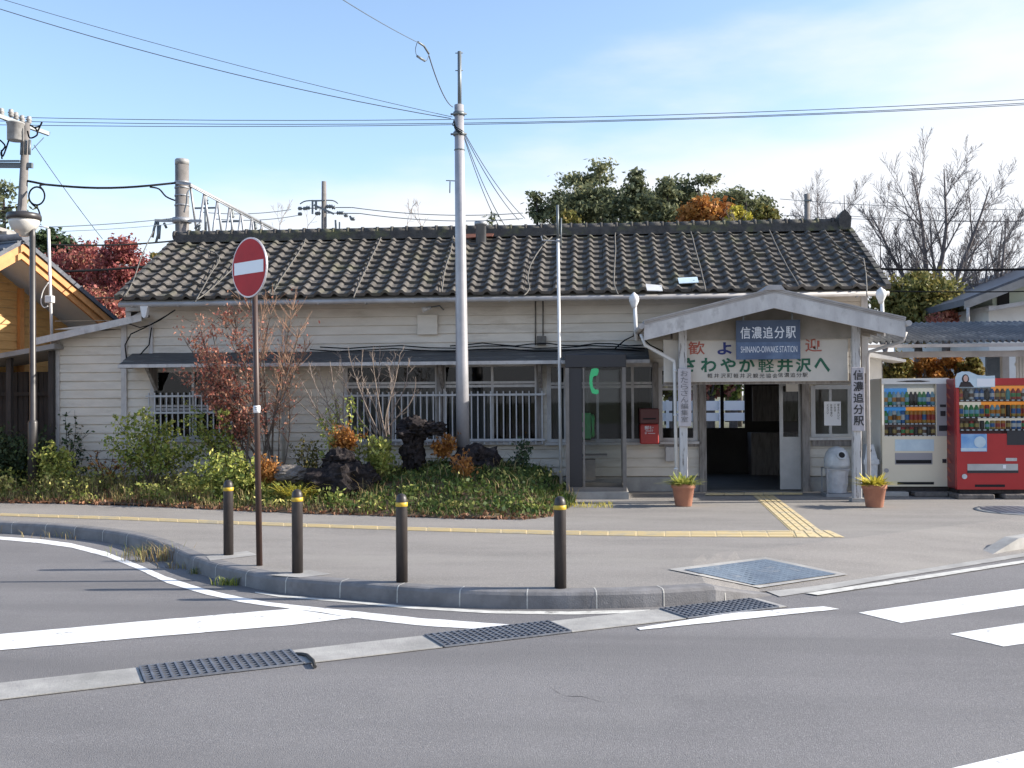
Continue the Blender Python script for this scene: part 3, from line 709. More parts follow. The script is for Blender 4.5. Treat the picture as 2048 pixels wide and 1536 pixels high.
b = MB(); b.prism([(XE0, YR, ZRR), (XE0, 2*YR-YE, ZE), (XE0, 2*YR-YE, ZE+.03), (XE0, YR, ZRR+.04)], (XE1-XE0,0,0)); b.build('rear_slope', M['ridge'], rf)
for xx, s_ in ((XE0, 1), (XE1, -1)):
    b = MB()
    for r in range(NR):
        p0 = Vector((xx, YE, ZE))+sdn*(r*lS/NR-.02)+nrm*.03; p1 = Vector((xx, YE, ZE))+sdn*((r+1)*lS/NR)+nrm*.012
        b.obox((p0+p1)/2, Vector((.045,0,0)), (p1-p0)/2, nrm*.045)
    b.build('verge_tiles', M['ridge'], rf)
b = MB(); xr0, xr1 = XE0+.02, XE1-.02; zr = ZRR-.02
for k in range(3): b.box(xr0+.02*k, xr1-.02*k, YR-.15+.02*k, YR+.15-.02*k, zr+.055*k, zr+.055*k+.052)
nk = 45
for k in range(nk):
    xa, xb = xr0+(xr1-xr0)*k/nk, xr0+(xr1-xr0)*(k+1)/nk; dz = rnd.uniform(-.008, .008)
    b.tube([(xa, YR, zr+.165+dz), (xb, YR, zr+.165+dz)], .085, 10); b.tube([(xa-.025, YR, zr+.168+dz), (xa+.025, YR, zr+.168+dz)], .10, 10)
b.build('ridge_tiles', M['ridge'], rf)
b = MB(); xo = X_(1686, YR, 440)
b.prism([(xo-.1, YR-.17, zr+.02), (xo+.1, YR-.17, zr+.02), (xo+.12, YR-.17, zr+.25), (xo+.06, YR-.17, zr+.33), (xo, YR-.17, zr+.40), (xo-.07, YR-.17, zr+.33), (xo-.12, YR-.17, zr+.24)], (0,.34,0))
b.build('ridge_end_ornament', M['ridge'], rf)
# snow-melt cables over the roof
def onroof(px, py):
    d = ray(px, py); o = Vector((0, YE, ZE)); t = (o-CAM).dot(nrm)/d.dot(nrm); return CAM+d*t + nrm*.075
b = MB()
CB = [[(308,470),(285,520),(268,570),(252,600)],[(395,500),(440,520),(420,560),(392,612)],[(508,478),(480,530),(425,585),(395,608)],[(604,470),(612,485),(600,510),(570,555),(548,592)],
      [(768,465),(764,480),(745,520),(722,570),(708,604)],[(908,470),(903,505),(890,550),(884,592)],[(1104,482),(1085,500),(1063,535),(1056,565),(1059,585),(1048,600)],[(1232,462),(1230,480),(1231,510),(1228,570),(1236,598)],
      [(1379,462),(1390,505),(1402,550),(1411,590)],[(1534,458),(1548,490),(1573,540),(1597,580)],[(1726,525),(1730,555),(1733,600)],[(1640,455),(1665,490),(1695,515),(1726,527)]]
for c in CB:
    pts = [onroof(*p) for p in c]; q = smooth_path(pts, 4)
    q = [p+Vector((.008*mnoise.noise(p*6), 0, .01*abs(mnoise.noise(p*5)))) for p in q]
    b.tube(q, .0115, 5)
q = smooth_path([onroof(470,480), onroof(600,478), onroof(760,474), onroof(900,476)], 5); b.tube(q, .01, 5)
q = smooth_path([onroof(1090,478), onroof(1230,470), onroof(1400,466), onroof(1560,460)], 5); b.tube(q, .01, 5)
b.build('roof_cable', M['ropewire'], rf)
b = MB(); pp = [onroof(x, y) for x, y in ((1291,577),(1323,580),(1325,591),(1294,590))]; b.prism(pp, nrm*.012, 0); b.build('roof_patch', M['pipewhite'], rf)
b = MB(); pp = [onroof(x, y) for x, y in ((1355,565),(1394,563),(1397,574),(1358,576))]; b.prism(pp, nrm*.012, 0); b.build('roof_patch', M['posterpale'], rf)
# gutter
b = MB(); yg_ = YE-.05
g0, g1 = P(262, 613, yg_), P(1775, 590, yg_)
zg = Z_(598, yg_)
b.tube([(XE0+.05, yg_, zg-.01), (0, yg_, zg), (XE1, yg_, zg+.005)], .042, 10)
for k in range(16):
    x = XE0+.3+k*.83; b.box(x-.008, x+.008, yg_-.05, yg_+.1, zg-.05, zg-.035)
b.build('gutter', M['gutter'], ST)
b = MB(); x = P(290, 640, yg_).x; b.prism([(x-.07, yg_-.05, zg-.04), (x+.07, yg_-.05, zg-.04), (x+.035, yg_-.05, zg-.22), (x, yg_-.05, zg-.25), (x-.035, yg_-.05, zg-.22)], (0,.1,0)); b.build('gutter_outlet', M['pipewhite'], ST)
# flue and its rusty flashing
pc = P(962, 478, 19.6); b = MB(); b.lathe([(.10,-.25),(.10,.26),(.125,.26),(.125,.33),(.09,.33)], pc, 20); fl = b.build('flue_pipe', M['steel'], ST)
b = MB(); pp = [onroof(x, y)+nrm*.01 for x, y in ((935,474),(992,472),(985,482),(930,486))]; b.prism(pp, nrm*.02); b.build('rusty_flashing', M['rust'], fl)

# ---------------- porch
YF, YP = 15.85, 16.35
PX0, PX1 = P(1288, 652, YF), P(1811, 642, YF); PA = P(1548, 585, YF)
zl = (PX0.z+PX1.z)/2; PX0.z = PX1.z = zl
PR = bpy.data.objects.new('porch', None); C.objects.link(PR); PR.parent = ST; ORG['porch'] = ORG[ST.name]
def slab(a, b_, th, y0, y1, dz=0): return [Vector((a.x, y0, a.z+dz)), Vector((b_.x, y0, b_.z+dz)), Vector((b_.x, y0, b_.z+dz+th)), Vector((a.x, y0, a.z+dz+th))]
b = MB()
for a, e in ((PX0, PA), (PA, PX1)):
    for k, (dz, th, yy) in enumerate(((0, .028, YF), (.030, .022, YF-.02), (.054, .02, YF-.035))):
        b.prism(slab(a, e, th, yy, 0, dz), (0, 18.02-yy, 0))
b.prism([(PA.x-.16, YF-.045, PA.z+.035), (PA.x+.16, YF-.045, PA.z+.035), (PA.x+.1, YF-.045, PA.z+.11), (PA.x-.1, YF-.045, PA.z+.11)], (0, 18.0-YF, 0))
b.build('porch_roof', M['gutter'], PR)
b = MB()
for a, e in ((PX0, PA), (PA, PX1)):
    h = .235; s_ = 1 if a is PX0 else -1
    b.prism([Vector((a.x, YF+.002, a.z-h)), Vector((e.x, YF+.002, e.z-h)), Vector((e.x, YF+.002, e.z-.002)), Vector((a.x, YF+.002, a.z-.002))], (0,.045,0))
b.build('fascia', M['trim'], PR)
b = MB()
for a, e in ((PX0, PA), (PA, PX1)): b.prism(slab(a, e, .015, YF+.06, 0, -.05), (0, 18.02-YF-.06, 0))
for k in range(5):
    yy = 16.2+k*.4
    for a, e in ((PX0, PA), (PA, PX1)): b.prism(slab(a, e, .07, yy, 0, -.12), (0, .05, 0))
b.build('soffit', M['soffit'], PR)
pl, pr_ = X_(1366, YP), X_(1712, YP)
def zroof(x): return zl + (PA.z-zl)*((x-PX0.x)/(PA.x-PX0.x) if x < PA.x else (PX1.x-x)/(PX1.x-PA.x)) - .13
for x in (pl, pr_):
    b = MB(); b.box(x-.062, x+.062, YP-.062, YP+.062, 0.02, zroof(x)-.0, bev=.008); po = b.build('post', M['postwood'], PR)
    b = MB(); b.box(x-.10, x+.10, YP-.10, YP+.10, 0, .06); b.build('post_base', M['concrete'], PR)
b = MB(); zb_ = Z_(680, YP)
b.box(pl-.3, pr_+.25, YP+.14, YP+.22, Z_(772,YP), Z_(752,YP))
b.build('beam', M['greywood'], PR)
for x in (pl, pr_): b = MB(); b.box(x-.05, x+.05, YP+.064, YW-.05, zroof(x)-.16, zroof(x)-.04); b.build('beam', M['greywood'], PR)
# gable infill boards behind the signs
b = MB(); yi = YP+.02
zlow = Z_(684, yi)
b.prism([(pl-.15, yi, zlow), (pr_+.1, yi, zlow), (pr_+.1, yi, zroof(pr_)-.02), (PA.x, yi, PA.z-.12), (pl-.15, yi, zroof(pl-.15)-.02)], (0,.03,0)); b.build('gable_board', M['soffit'], PR)
# porch gutters and downpipes
b = MB()
yq = 16.6
for (x, z_), q in (((PX0.x-.04, zl-.02), 1), ((PX1.x+.04, zl-.02), -1)):
    b.tube([(x, YF-.04, z_), (x, 18, z_)], .045, 10)
b.build('gutter', M['gutter'], PR)
b = MB(); q1 = P(1290, 690, YF+.3); q2 = P(1348, 722, YP-.02); q3 = P(1349, 735, YP-.02); b.tube([P(1282,668,YF+.3), q1, q2, q3, Vector((q3.x+.02, q3.y, .02))], .027, 8)
for zz in (.5, 1.35, 2.05): b.tube([(q3.x+.01, q3.y, zz), (q3.x+.01, q3.y, zz+.03)], .036, 8)
b.build('downpipe', M['pipewhite'], PR)
b = MB(); q1 = P(1806, 682, YF+.3); q2 = P(1738, 704, YP+.05); b.tube([P(1812,664,YF+.3), q1, q2, Vector((q2.x-.02, q2.y, q2.z-.1)), Vector((q2.x-.02, q2.y, .02))], .027, 8); b.build('downpipe', M['gutter'], PR)
b = MB(); b.prism([P(1640,672,YP+.1), P(1706,652,YP+.1), P(1706,668,YP+.1), P(1655,680,YP+.1)], (0,.05,0)); b.build('knee_brace', M['greywood'], PR)
# globe-topped vent pipes
for (px, py, y, lab) in ((1268, 600, 17.2, 'white globe topped vent pipe left of the porch roof'), (1762, 590, 17.2, 'white globe topped vent pipe right of the porch roof')):
    p = P(px, py, y); t = thing('vent_pipe', (p.x, p.y, p.z-.6), lab, 'vent pipe', 'vent pipes beside the porch')
    b = MB(); b.tube([(p.x+.03, p.y, p.z-.68), (p.x+.012, p.y, p.z-.1)], .032, 10); b.build('pipe', M['pipewhite'], t)
    b = MB(); b.lathe([(.035,-.14),(.05,-.09),(.082,-.02),(.085,.03),(.065,.08),(.03,.105),(.012,.13)], p, 18); b.build('globe', M['pipewhite'], t)

# ================================================================== SIGNS
def board_px(px0, px1, py0, py1, y, th=.03):
    a, c = P(px0, py0, y), P(px1, py1, y); return a.x, c.x, c.z, a.z
pxm = lambda px, y, py=790: X_(px, y, py)
# blue station name sign
ys = 16.16; x0, x1, z0, z1 = board_px(1472, 1601, 641, 718, ys)
t = thing('station_sign', ((x0+x1)/2, ys, z0), 'blue station name sign with white lettering hung under the porch gable', 'sign')
b = MB(); zm = z0+(z1-z0)*.44; b.box(x0, x1, ys, ys+.035, z0, zm, 0); b.box(x0, x1, ys, ys+.035, zm, z1, 1); b.build('panel', [M['signblue'], M['signblue2']], t)
b = MB(); ww = x1-x0; hh = z1-z0
for i, ch in enumerate('信濃追分駅'):
    cx = x0+ww*(.145+i*.177); b.text(ch, cx-ww*.078, cx+ww*.078, z0+hh*.53, z0+hh*.835, ys-.003, .008)
b.text('SHINANO-OIWAKE STATION', x0+ww*.07, x0+ww*.95, z0+hh*.175, z0+hh*.335, ys-.003, 0)
b.build('lettering', M['whitetxt'], t)
b = MB()
for fx in (.12, .88): b.box(x0+ww*fx-.012, x0+ww*fx+.012, ys+.01, ys+.03, z1, z1+.2)
b.build('hanger', M['mast'], t)
# welcome board
yb = YP-.10+.18; x0, x1, z0, z1 = board_px(1327, 1697, 679, 762, yb)
t = thing('welcome_sign', ((x0+x1)/2, yb, z0), 'long cream welcome board with red and green lettering above the station door', 'sign')
b = MB(); b.box(x0, x1, yb, yb+.04, z0, z1, bev=.006); b.build('panel', M['board'], t)
def L_(px, py, half_w, half_h, ch, mname, bold=.03):
    p = P(px, py, yb); bb = MB(); k = 16.6/2050; bb.text(ch, p.x-half_w*k, p.x+half_w*k, p.z-half_h*k, p.z+half_h*k, yb-.003, bold); return bb
def merge(bs):
    r = MB()
    for q in bs: r.raw(q.v, q.f)
    return r
merge([L_(1393, 696, 16, 13, '歓', 0, .01), L_(1627, 690, 16, 13, '迎', 0, .01)]).build('lettering', M['redtxt'], t)
merge([L_(1449, 697, 14, 12, 'よ', 0, .03)]).build('lettering', M['bluetxt'], t)
merge([L_(px, 730, 15, 14, ch, 0, 0 if ch == '軽' else .03) for px, ch in zip((1375,1417,1456,1494,1532,1570,1607,1644), 'さわやか軽井沢へ')]).build('lettering', M['greentxt'], t)
merge([L_(1420+13.2*i, 751.5, 4.8, 4.4, ch, 0, 0) for i, ch in enumerate('軽井沢町')] + [L_(1472+13*i, 751.5, 4.8, 4.4, ch, 0, 0) for i, ch in enumerate('軽井沢観光協会')] + [L_(1561+12.3*i, 750, 4.8, 4.4, ch, 0, 0) for i, ch in enumerate('信濃追分駅')]).build('lettering', M['blacktxt'], t)
L_(1532.6, 730.3, 15, 14, '軽', 0, 0).build('lettering', M['greentxt'], t).location.y -= .002
# vertical planks on the porch posts
for (c0_, c1_, p0, p1, txt, lab, mt, bo) in ((1356, 1383, 737, 853, 'おたらさん編集室', 'weathered wooden plank with faint handwritten characters on the left porch post', 'greytxt', .0),
                                         (1703, 1730, 735, 862, '信濃追分駅', 'white wooden plank with bold black characters on the right porch post', 'blacktxt', .02)):
    yk = YP-.095; x0, x1, z0, z1 = board_px(c0_, c1_, p0, p1, yk); t = thing('name_plank', ((x0+x1)/2, yk, z0), lab, 'sign')
    b = MB(); b.box(x0, x1, yk, yk+.03, z0, z1, bev=.004); b.build('plank', M['plank'], t)
    b = MB(); ww = x1-x0; hh = z1-z0; b.column_text(txt, x0+ww*(.2 if bo < .02 else .12), x1-ww*(.25 if bo < .02 else .08), z1-hh*.03, z0+hh*.07, yk-.003, bo); b.build('lettering', M[mt], t)
# notice on the right window, notice above the door
yk = YW-.05; x0, x1, z0, z1 = board_px(1648, 1682, 803, 851, yk); t = thing('paper_notice', ((x0+x1)/2, yk, z0), 'white paper notice with columns of writing on the right window', 'notice')
b = MB(); b.box(x0, x1, yk, yk+.006, z0, z1); b.build('paper', M['signwhite'], t)
b = MB()
for i, s_ in enumerate(('駅をきれいに', 'ごみは', 'お持ち帰り', 'ください')):
    xx = x1-.04-i*.06; b.column_text(s_, xx-.016, xx+.016, z1-.04, z1-.04-.045*len(s_), yk-.002, .0)
b.build('lettering', M['blacktxt'], t)
yk = YW-.115; x0, x1, z0, z1 = board_px(1572, 1597, 765, 783, yk); b = MB(); b.box(x0, x1, yk, yk+.02, z0, z1)
tag(b.build('paper_notice', M['board']), 'small blank cream card hanging above the sliding door', 'notice')

def crack(px, label, w=.005):
    q = smooth_path([G(a, c, ZR-.002) for a, c in px], 8); b = MB()
    for i in range(len(q)-1):
        a, e = q[i]+Vector((.02*mnoise.noise(q[i]*7), .03*mnoise.noise(q[i]*5), 0)), q[i+1]+Vector((.02*mnoise.noise(q[i+1]*7), .03*mnoise.noise(q[i+1]*5), 0)); s_ = Vector((0, w*(.4+abs(mnoise.noise(q[i]*9))*2), 0)); b.face([a-s_, e-s_, e+s_, a+s_])
    struct(b.build('road_crack', M['rubber']))
crack([(1100,1375),(1130,1390),(1165,1392),(1210,1405)], '', .0022)
# ================================================================== STREET FURNITURE
def bollard(loc, label):
    t = thing('bollard', loc, label, 'bollard', 'bollards along the kerb'); l = Vector(loc); r = .053
    b = MB(); b.lathe([(r,0),(r,.70),(r-.0005,.735),(r*.93,.765),(r*.72,.79),(r*.4,.803),(.004,.807)], l, 28); b.build('post', M['bollard'], t)
    b = MB(); b.lathe([(r,.690),(r+.003,.692),(r+.003,.727),(r,.729)], l, 28); b.build('reflective_band', M['yellow'], t)
    return t
BL = [((457,1110), 'dark brown bollard left of the no entry sign pole'), ((595,1146), 'dark brown bollard just right of the no entry sign pole'),
      ((804,1164), 'dark brown bollard before the lava rocks, second from the right'), ((1121,1176), 'dark brown bollard in front of the phone booth, rightmost in the row')]
b0 = bollard(G(*BL[0][0]), BL[0][1])
for p, lab in BL[1:]: dup(b0, G(*p), lab)
# no entry sign
bp = G(519, 1131); D_ = (bp-CAM).dot(_f); k = D_/2050
rt, fw = Vector((math.cos(TH), math.sin(TH), 0)), Vector((-math.sin(TH), math.cos(TH), 0))
top = Vector((P(508,480,bp.y).x, bp.y, Z_(490, bp.y, 508)))
t = thing('no_entry_sign', bp, 'round red no entry sign with white bar on a brown pole', 'road sign')
b = MB(); b.tube([bp, top], [.031,.028], 14); b.build('pole', M['brownpole'], t)
a55 = math.radians(42); dd = rt*math.cos(a55) - fw*math.sin(a55); nn = -rt*math.sin(a55) - fw*math.cos(a55); zz = Vector((0,0,1))
cc = P(508, 536, bp.y) + nn*.055
def disc(r, off, th, name, mat, n=56):
    b = MB(); b.prism([cc+nn*off+dd*r*math.cos(2*PI*i/n)+zz*r*math.sin(2*PI*i/n) for i in range(n)][::-1], nn*th); return b.build(name, mat, t)
disc(.305, -.012, .012, 'back_plate', M['signgrey']); disc(.303, .001, .003, 'rim', M['signrim']); disc(.288, .0045, .002, 'red_disc', M['signred'])
b = MB(); b.obox(cc+nn*.0085, dd*.255, zz*.062, nn*.0015); b.build('white_bar', M['signwhite'], t)
b = MB(); 
for s_ in (-.12, .12): b.obox(cc-nn*.035+zz*s_, dd*.05, zz*.02, nn*.022)
b.build('bracket', M['signgrey'], t)
ps = bp.lerp(top, (1131-819)/(1131-490)); b = MB(); b.tube([ps-zz*.036, ps+zz*.036], .0345, 14); st_ = b.build('sticker', M['signwhite'], t)
b = MB(); b.obox(ps-fw*.035+zz*.002, rt*.012, zz*.003, fw*.001); b.obox(ps-fw*.035+zz*.018, rt*.014, zz*.003, fw*.001); b.build('lettering', M['blacktxt'], st_)
# street lamp on the left
lb = G(66, 993); t = thing('street_lamp', lb, 'dark brown street lamp with a pale bowl before the left hedge', 'street lamp')
yl2 = lb.y; zt_ = Z_(452, yl2, 66); zm_ = Z_(842, yl2, 66)
b = MB(); b.lathe([(.085,0),(.085,zm_-.03),(.075,zm_),(.055,zm_+.02),(.05,zt_-.2),(.047,zt_+.12)], lb, 20); b.build('pole', M['lampdark'], t)
hc = P(48, 438, yl2); b = MB()
b.lathe([(.05,.14),(.12,.12),(.27,.09),(.285,.05),(.285,-.01),(.26,-.02)], hc, 32); b.tube([Vector((lb.x, lb.y, zt_+.06)), Vector((hc.x, hc.y, hc.z+.05))], .04, 8); b.build('lamp_cap', M['lampdark'], t)
b = MB(); b.lathe([(.255,-.02),(.25,-.07),(.21,-.16),(.14,-.23),(.09,-.26),(.07,-.30),(.01,-.31)], hc, 32); b.build('bowl', M['lampbowl'], t)

# phone booth
yb0, yb1 = 16.72, 17.62
def bx(px, y=yb0): return X_(px, y)
x0, x1 = bx(1131), bx(1252); zt = Z_(708, yb0, 1190); z0 = .12
t = thing('phone_booth', ((x0+x1)/2, (yb0+yb1)/2, 0), 'glass phone booth with dark header and green handset emblem', 'phone booth')
b = MB(); b.box(x0-.03, x1+.03, yb0-.04, yb1+.04, 0, z0); b.build('plinth', M['concrete'], t)
b = MB()
for x in (x0, x1-.06):
    for y in (yb0, yb1-.06): b.box(x, x+.06, y, y+.06, z0, zt-.22)
for y in (yb0+.01, yb1-.05):
    b.box(x0+.06, x1-.06, y, y+.04, z0, z0+.07)
for x in (x0+.01, x1-.05): b.box(x, x+.04, yb0+.06, yb1-.06, z0, z0+.07); b.box(x, x+.04, yb0+.06, yb1-.06, 1.0, 1.03)
b.box(x0+.28, x0+.31, yb0+.012, yb0+.04, z0+.07, zt-.22)
b.build('frame', M['bronze'], t)
b = MB(); b.box(x0-.005, x1+.005, yb0-.006, yb1+.006, zt-.22, zt, bev=.01); b.box(x0+.06, x0+.27, yb0+.03, yb0+.05, z0+.07, zt-.22); b.build('header', M['boothtop'], t)
b = MB(); 
def sh(pts): b.face(pts)
za_, zb__ = z0+.07, zt-.22
sh([(x0+.02,yb1-.03,za_),(x1-.02,yb1-.03,za_),(x1-.02,yb1-.03,zb__),(x0+.02,yb1-.03,zb__)]); sh([(x1-.03,yb0+.06,za_),(x1-.03,yb1-.06,za_),(x1-.03,yb1-.06,zb__),(x1-.03,yb0+.06,zb__)]); sh([(x0+.03,yb0+.06,za_),(x0+.03,yb1-.06,za_),(x0+.03,yb1-.06,zb__),(x0+.03,yb0+.06,zb__)]); sh([(x0+.31,yb0+.025,za_),(x1-.06,yb0+.025,za_),(x1-.06,yb0+.025,zb__),(x0+.31,yb0+.025,zb__)])
b.build('pane', M['boothglass'], t)
b = MB(); hp = [(1410,270),(1440,262),(1472,266),(1478,290),(1465,330),(1440,335),(1425,345),(1418,385),(1425,440),(1445,460),(1475,465),(1478,495),(1455,507),(1415,495),(1400,455),(1390,400),(1392,340),(1400,300)]
b.prism([P(880+x/4.654, 680+y/4.654, yb0-.004) for x, y in hp], (0,.008,0)); b.build('handset_emblem', M['handgreen'], t)
b = MB(); b.box(x0+.2, x1-.3, yb1-.35, yb1-.05, .66, .69); b.box(x0+.22, x1-.5, yb1-.3, yb1-.06, .25, .6); b.build('shelf', M['bronze'], t)
xa, xb_, za, zb2 = P(1155,880,17.2).x, P(1182,880,17.2).x, Z_(880,17.2,1168), Z_(826,17.2,1168)
t = thing('payphone', ((xa+xb_)/2, 17.2, za), 'green public telephone inside the glass booth', 'telephone')
b = MB(); b.prism([(xa, 17.2, za), (xa, 17.12, za+.03), (xa, 17.16, zb2), (xa, 17.36, zb2), (xa, 17.36, za)], (xb_-xa,0,0)); b.build('body', M['phonegreen'], t)
b = MB(); xh = xb_+.025; b.tube([(xh, 17.16, za+.06), (xh+.01, 17.1, za+.10), (xh+.01, 17.09, za+.2), (xh+.01, 17.1, zb2-.08), (xh, 17.16, zb2-.04)], [.03,.032,.02,.032,.03], 10); b.build('handset', M['phonegreen'], t)
b = MB(); b.box(xa+.03, xa+.12, 17.105, 17.13, za+.22, za+.3); b.box(xa+.04, xa+.12, 17.10, 17.125, za+.05, za+.14); b.build('keypad', M['vendgrey'], t)
b = MB(); b.box(xa-.05, xb_+.08, 17.1, 17.4, za-.03, za-.002); tag(b.build('phone_stand', M['bronze']), 'small shelf under the green telephone in the booth', 'shelf')

# mailbox
ym = 17.72; x0, x1, z0, z1 = board_px(1280, 1318, 817, 888, ym)
t = thing('mailbox', ((x0+x1)/2, ym, z0), 'red post box, upper half coloured as shaded, mounted by the window', 'mailbox')
b = MB(); zs = z0+(z1-z0)*.56; b.box(x0, x1, ym, ym+.26, z0, zs, bev=.015); b.box(x0+.04, x1-.04, ym+.26, YW-.04, z0+.1, zs); b.build('body', M['mailred'], t)
b = MB(); b.box(x0-.006, x1+.006, ym-.012, ym+.26, zs+.003, z1, bev=.015); b.build('shaded_top', M['mailshade'], t)  # upper half of the box, with its shade put into the colour
b = MB(); b.box(x0+.05, x1-.05, ym-.02, ym-.012, zs+.08, zs+.105); b.build('slot', M['dark'], t)
b = MB(); w_ = x1-x0; b.text('郵便', x0+w_*.24, x1-w_*.24, zs-.095, zs-.03, ym-.003, .01); b.text('POST', x0+w_*.3, x1-w_*.3, zs-.13, zs-.105, ym-.003, .01); b.text('〒', x0+w_*.24, x0+w_*.36, zs-.175, zs-.145, ym-.003, .02); b.box(x0+w_*.42, x1-w_*.2, ym-.004, ym-.001, zs-.163, zs-.155); b.build('lettering', M['whitetxt'], t)
# meter box, wall panel, lamp and conduits
p = P(1340, 908, YW-.15); b = MB(); b.box(p.x-.075, p.x+.075, YW-.15, YW-.022, p.z-.13, p.z+.12, bev=.01); tag(b.build('meter_box', M['trim']), 'small grey meter box on the wall beside the porch post', 'meter box')
x0, x1, z0, z1 = board_px(834, 875, 629, 669, YW-.08); b = MB(); b.box(x0, x1, YW-.08, YW-.022, z0, z1, bev=.008); tag(b.build('wall_panel', M['clap']), 'pale square panel fixed high on the clapboard wall', 'panel')
p = P(856, 618, YW-.2); t = thing('floodlight', p, 'small floodlight under the eave above the square panel', 'lamp')
b = MB(); b.tube([p+Vector((-.09,-.06,-.02)), p+Vector((.05,.0,.03))], [.05,.03], 10); b.build('lamp_head', M['pipewhite'], t)
b = MB(); b.tube([p+Vector((.04,0,.03)), p+Vector((.2,.05,.06)), p+Vector((.25,.19,.0))], .012, 6); b.build('arm', M['mast'], t)
b = MB(); yk = YW-.04
for px, a_, e_ in ((1071, 598, 690), (1086, 598, 685)): b.tube([P(px, a_, yk), P(px, e_, yk)], .012, 6)
x0, x1, z0, z1 = board_px(1074, 1092, 672, 690, yk-.06); b.box(x0, x1, yk-.06, yk+.02, z0, z1)
tag(b.build('junction_box', M['ropewire']), 'old junction box with two conduits running down from the eave', 'junction box')
b = MB()
for dy, yy, px0 in ((0, 17.9, 640), (6, 17.86, 620), (-5, 17.92, 900)):
    pts = [P(px0+(1290-px0)*i/12, 694+dy+3*math.sin(i*1.7+dy), yy) for i in range(13)]; b.tube(pts, .011, 5)
b.tube([P(1230,697,17.86), P(1250,680,17.8), P(1275,668,17.5), P(1290,680,17.3)], .012, 5); b.tube([P(1275,668,17.5), P(1300,690,17.7), P(1330,705,17.8)], .012, 5)
tag(b.build('wall_cable', M['cable']), 'dark cables sagging along the top of the window awning', 'cable')
b = MB(); b.tube([P(255,735,17.9), P(250,690,17.9), P(262,668,17.9), P(290,655,17.9), P(320,640,17.8), P(350,620,17.6)], .012, 5); b.tube([P(236,640,17.7), P(280,655,17.7), P(300,650,17.75), P(340,627,17.6)], .01, 5); b.tube([P(303,655,17.9), P(298,690,17.95), P(275,715,17.97)], .012, 5)
tag(b.build('wall_cable', M['cable']), 'loose dark cables draped under the left end of the eave', 'cable')
b = MB(); b.tube([P(568,640,YW-.05), P(568,930,YW-.05)], .028, 8); tag(b.build('downpipe', M['trim']), 'thin pale downpipe on the wall behind the red leaved shrub', 'pipe')
b = MB(); p0, p1 = P(117, 415, 17.3), P(1122, 992, 17.0)
# antenna mast before the roof
pa, pb = P(1122, 990, 17.05), P(1116, 478, 17.05); pc_ = P(1115, 410, 17.05)
t = thing('antenna_mast', (pb.x, pb.y, 0), 'slim white mast rising past the eave beside the phone booth', 'mast')
b = MB(); b.tube([Vector((pa.x, pa.y, 0)), pb], .026, 10); b.build('pole', M['pipewhite'], t)
b = MB(); b.tube([pb, pc_], .022, 8); b.tube([pb+Vector((.05,0,-.15)), pb+Vector((.055,0,.35))], .012, 6); b.build('antenna_tube', M['mast'], t)
b = MB(); b.tube([pb+Vector((0,0,-.03)), P(1085,481,17.2), P(1082,472,17.2)], .012, 6); b.box(pb.x-.035, pb.x+.035, pb.y-.035, pb.y+.035, pb.z-.05, pb.z-.02); b.build('bracket', M['steel'], t)

# planters
def planter(loc, label, leafmat, seed):
    r = random.Random(seed); l = Vector(loc); t = thing('planter', loc, label, 'planter', 'planters before the station')
    b = MB(); b.lathe([(.115,0),(.125,.01),(.165,.27),(.18,.275),(.185,.335),(.17,.34),(.162,.30)], l, 28); b.build('pot', M['terra'], t)
    b = MB(); b.lathe([(.16,.29),(.15,.31),(.02,.32)], l, 16); b.build('soil', M['earth'], t)
    b = MB()
    for i in range(180):
        a = r.uniform(0, 2*PI); s_ = r.uniform(0, .13); q = l+Vector((s_*math.cos(a), s_*math.sin(a), .30)); ln = r.uniform(.11,.24); o_ = r.uniform(.2, 2.3)
        d = Vector((math.cos(a)*o_, math.sin(a)*o_, 1.0)).normalized(); sd_ = Vector((-math.sin(a), math.cos(a), 0))*r.uniform(.014,.028); tt = r.random()
        m1 = q+d*ln*.55; m2 = q+d*ln+Vector((math.cos(a), math.sin(a), -.5))*ln*.22*o_
        b.face([q-sd_*.4, q+sd_*.4, m1+sd_, m1-sd_], 0, tt, True); b.face([m1-sd_, m1+sd_, m2+sd_*.2, m2-sd_*.2], 0, min(1, tt+.15), True)
    b.build('leaves', leafmat, t); return t
planter(G(1367,1012), 'terracotta pot of green yellow leaves at the left porch post', M['lgreen'], 1)
planter(G(1749,1014), 'terracotta pot of yellow leaves at the right porch post beside the vending machine', M['lyellow'], 2)
# bins
p = G(1672, 992); p.y = 17.3; p.x = X_(1674, 17.3, 980)
t = thing('bagged_bin', (p.x, p.y, 0), 'grey plastic lined bin with a domed lid and round hole', 'bin')
b = MB(); b.box(p.x-.22, p.x+.22, p.y-.22, p.y+.22, 0, .05); 
for dx in (-.21, .19): 
    for dy in (-.21, .19): b.box(p.x+dx, p.x+dx+.02, p.y+dy, p.y+dy+.02, .05, .46)
b.box(p.x-.21, p.x+.21, p.y-.205, p.y-.19, .44, .46); b.box(p.x-.21, p.x+.21, p.y+.19, p.y+.205, .44, .46); b.build('stand', M['steel'], t)
b = MB(); n = 24; i0 = len(b.v); profb = [(.15,.055),(.17,.2),(.175,.35),(.19,.46),(.17,.48)]
for r_, z_ in profb:
    for j in range(n):
        q = 2*PI*j/n; rr = r_*(1+.05*math.sin(j*3.7+z_*9)); b.v.append((p.x+rr*math.cos(q), p.y+rr*math.sin(q), z_))
for i in range(len(profb)-1):
    for j in range(n): b.f.append((i*n+j, i*n+(j+1) % n, (i+1)*n+(j+1) % n, (i+1)*n+j)); b.m.append(0); b.t.append(.5); b.sm.append(True)
b.build('bag', M['bag'], t)
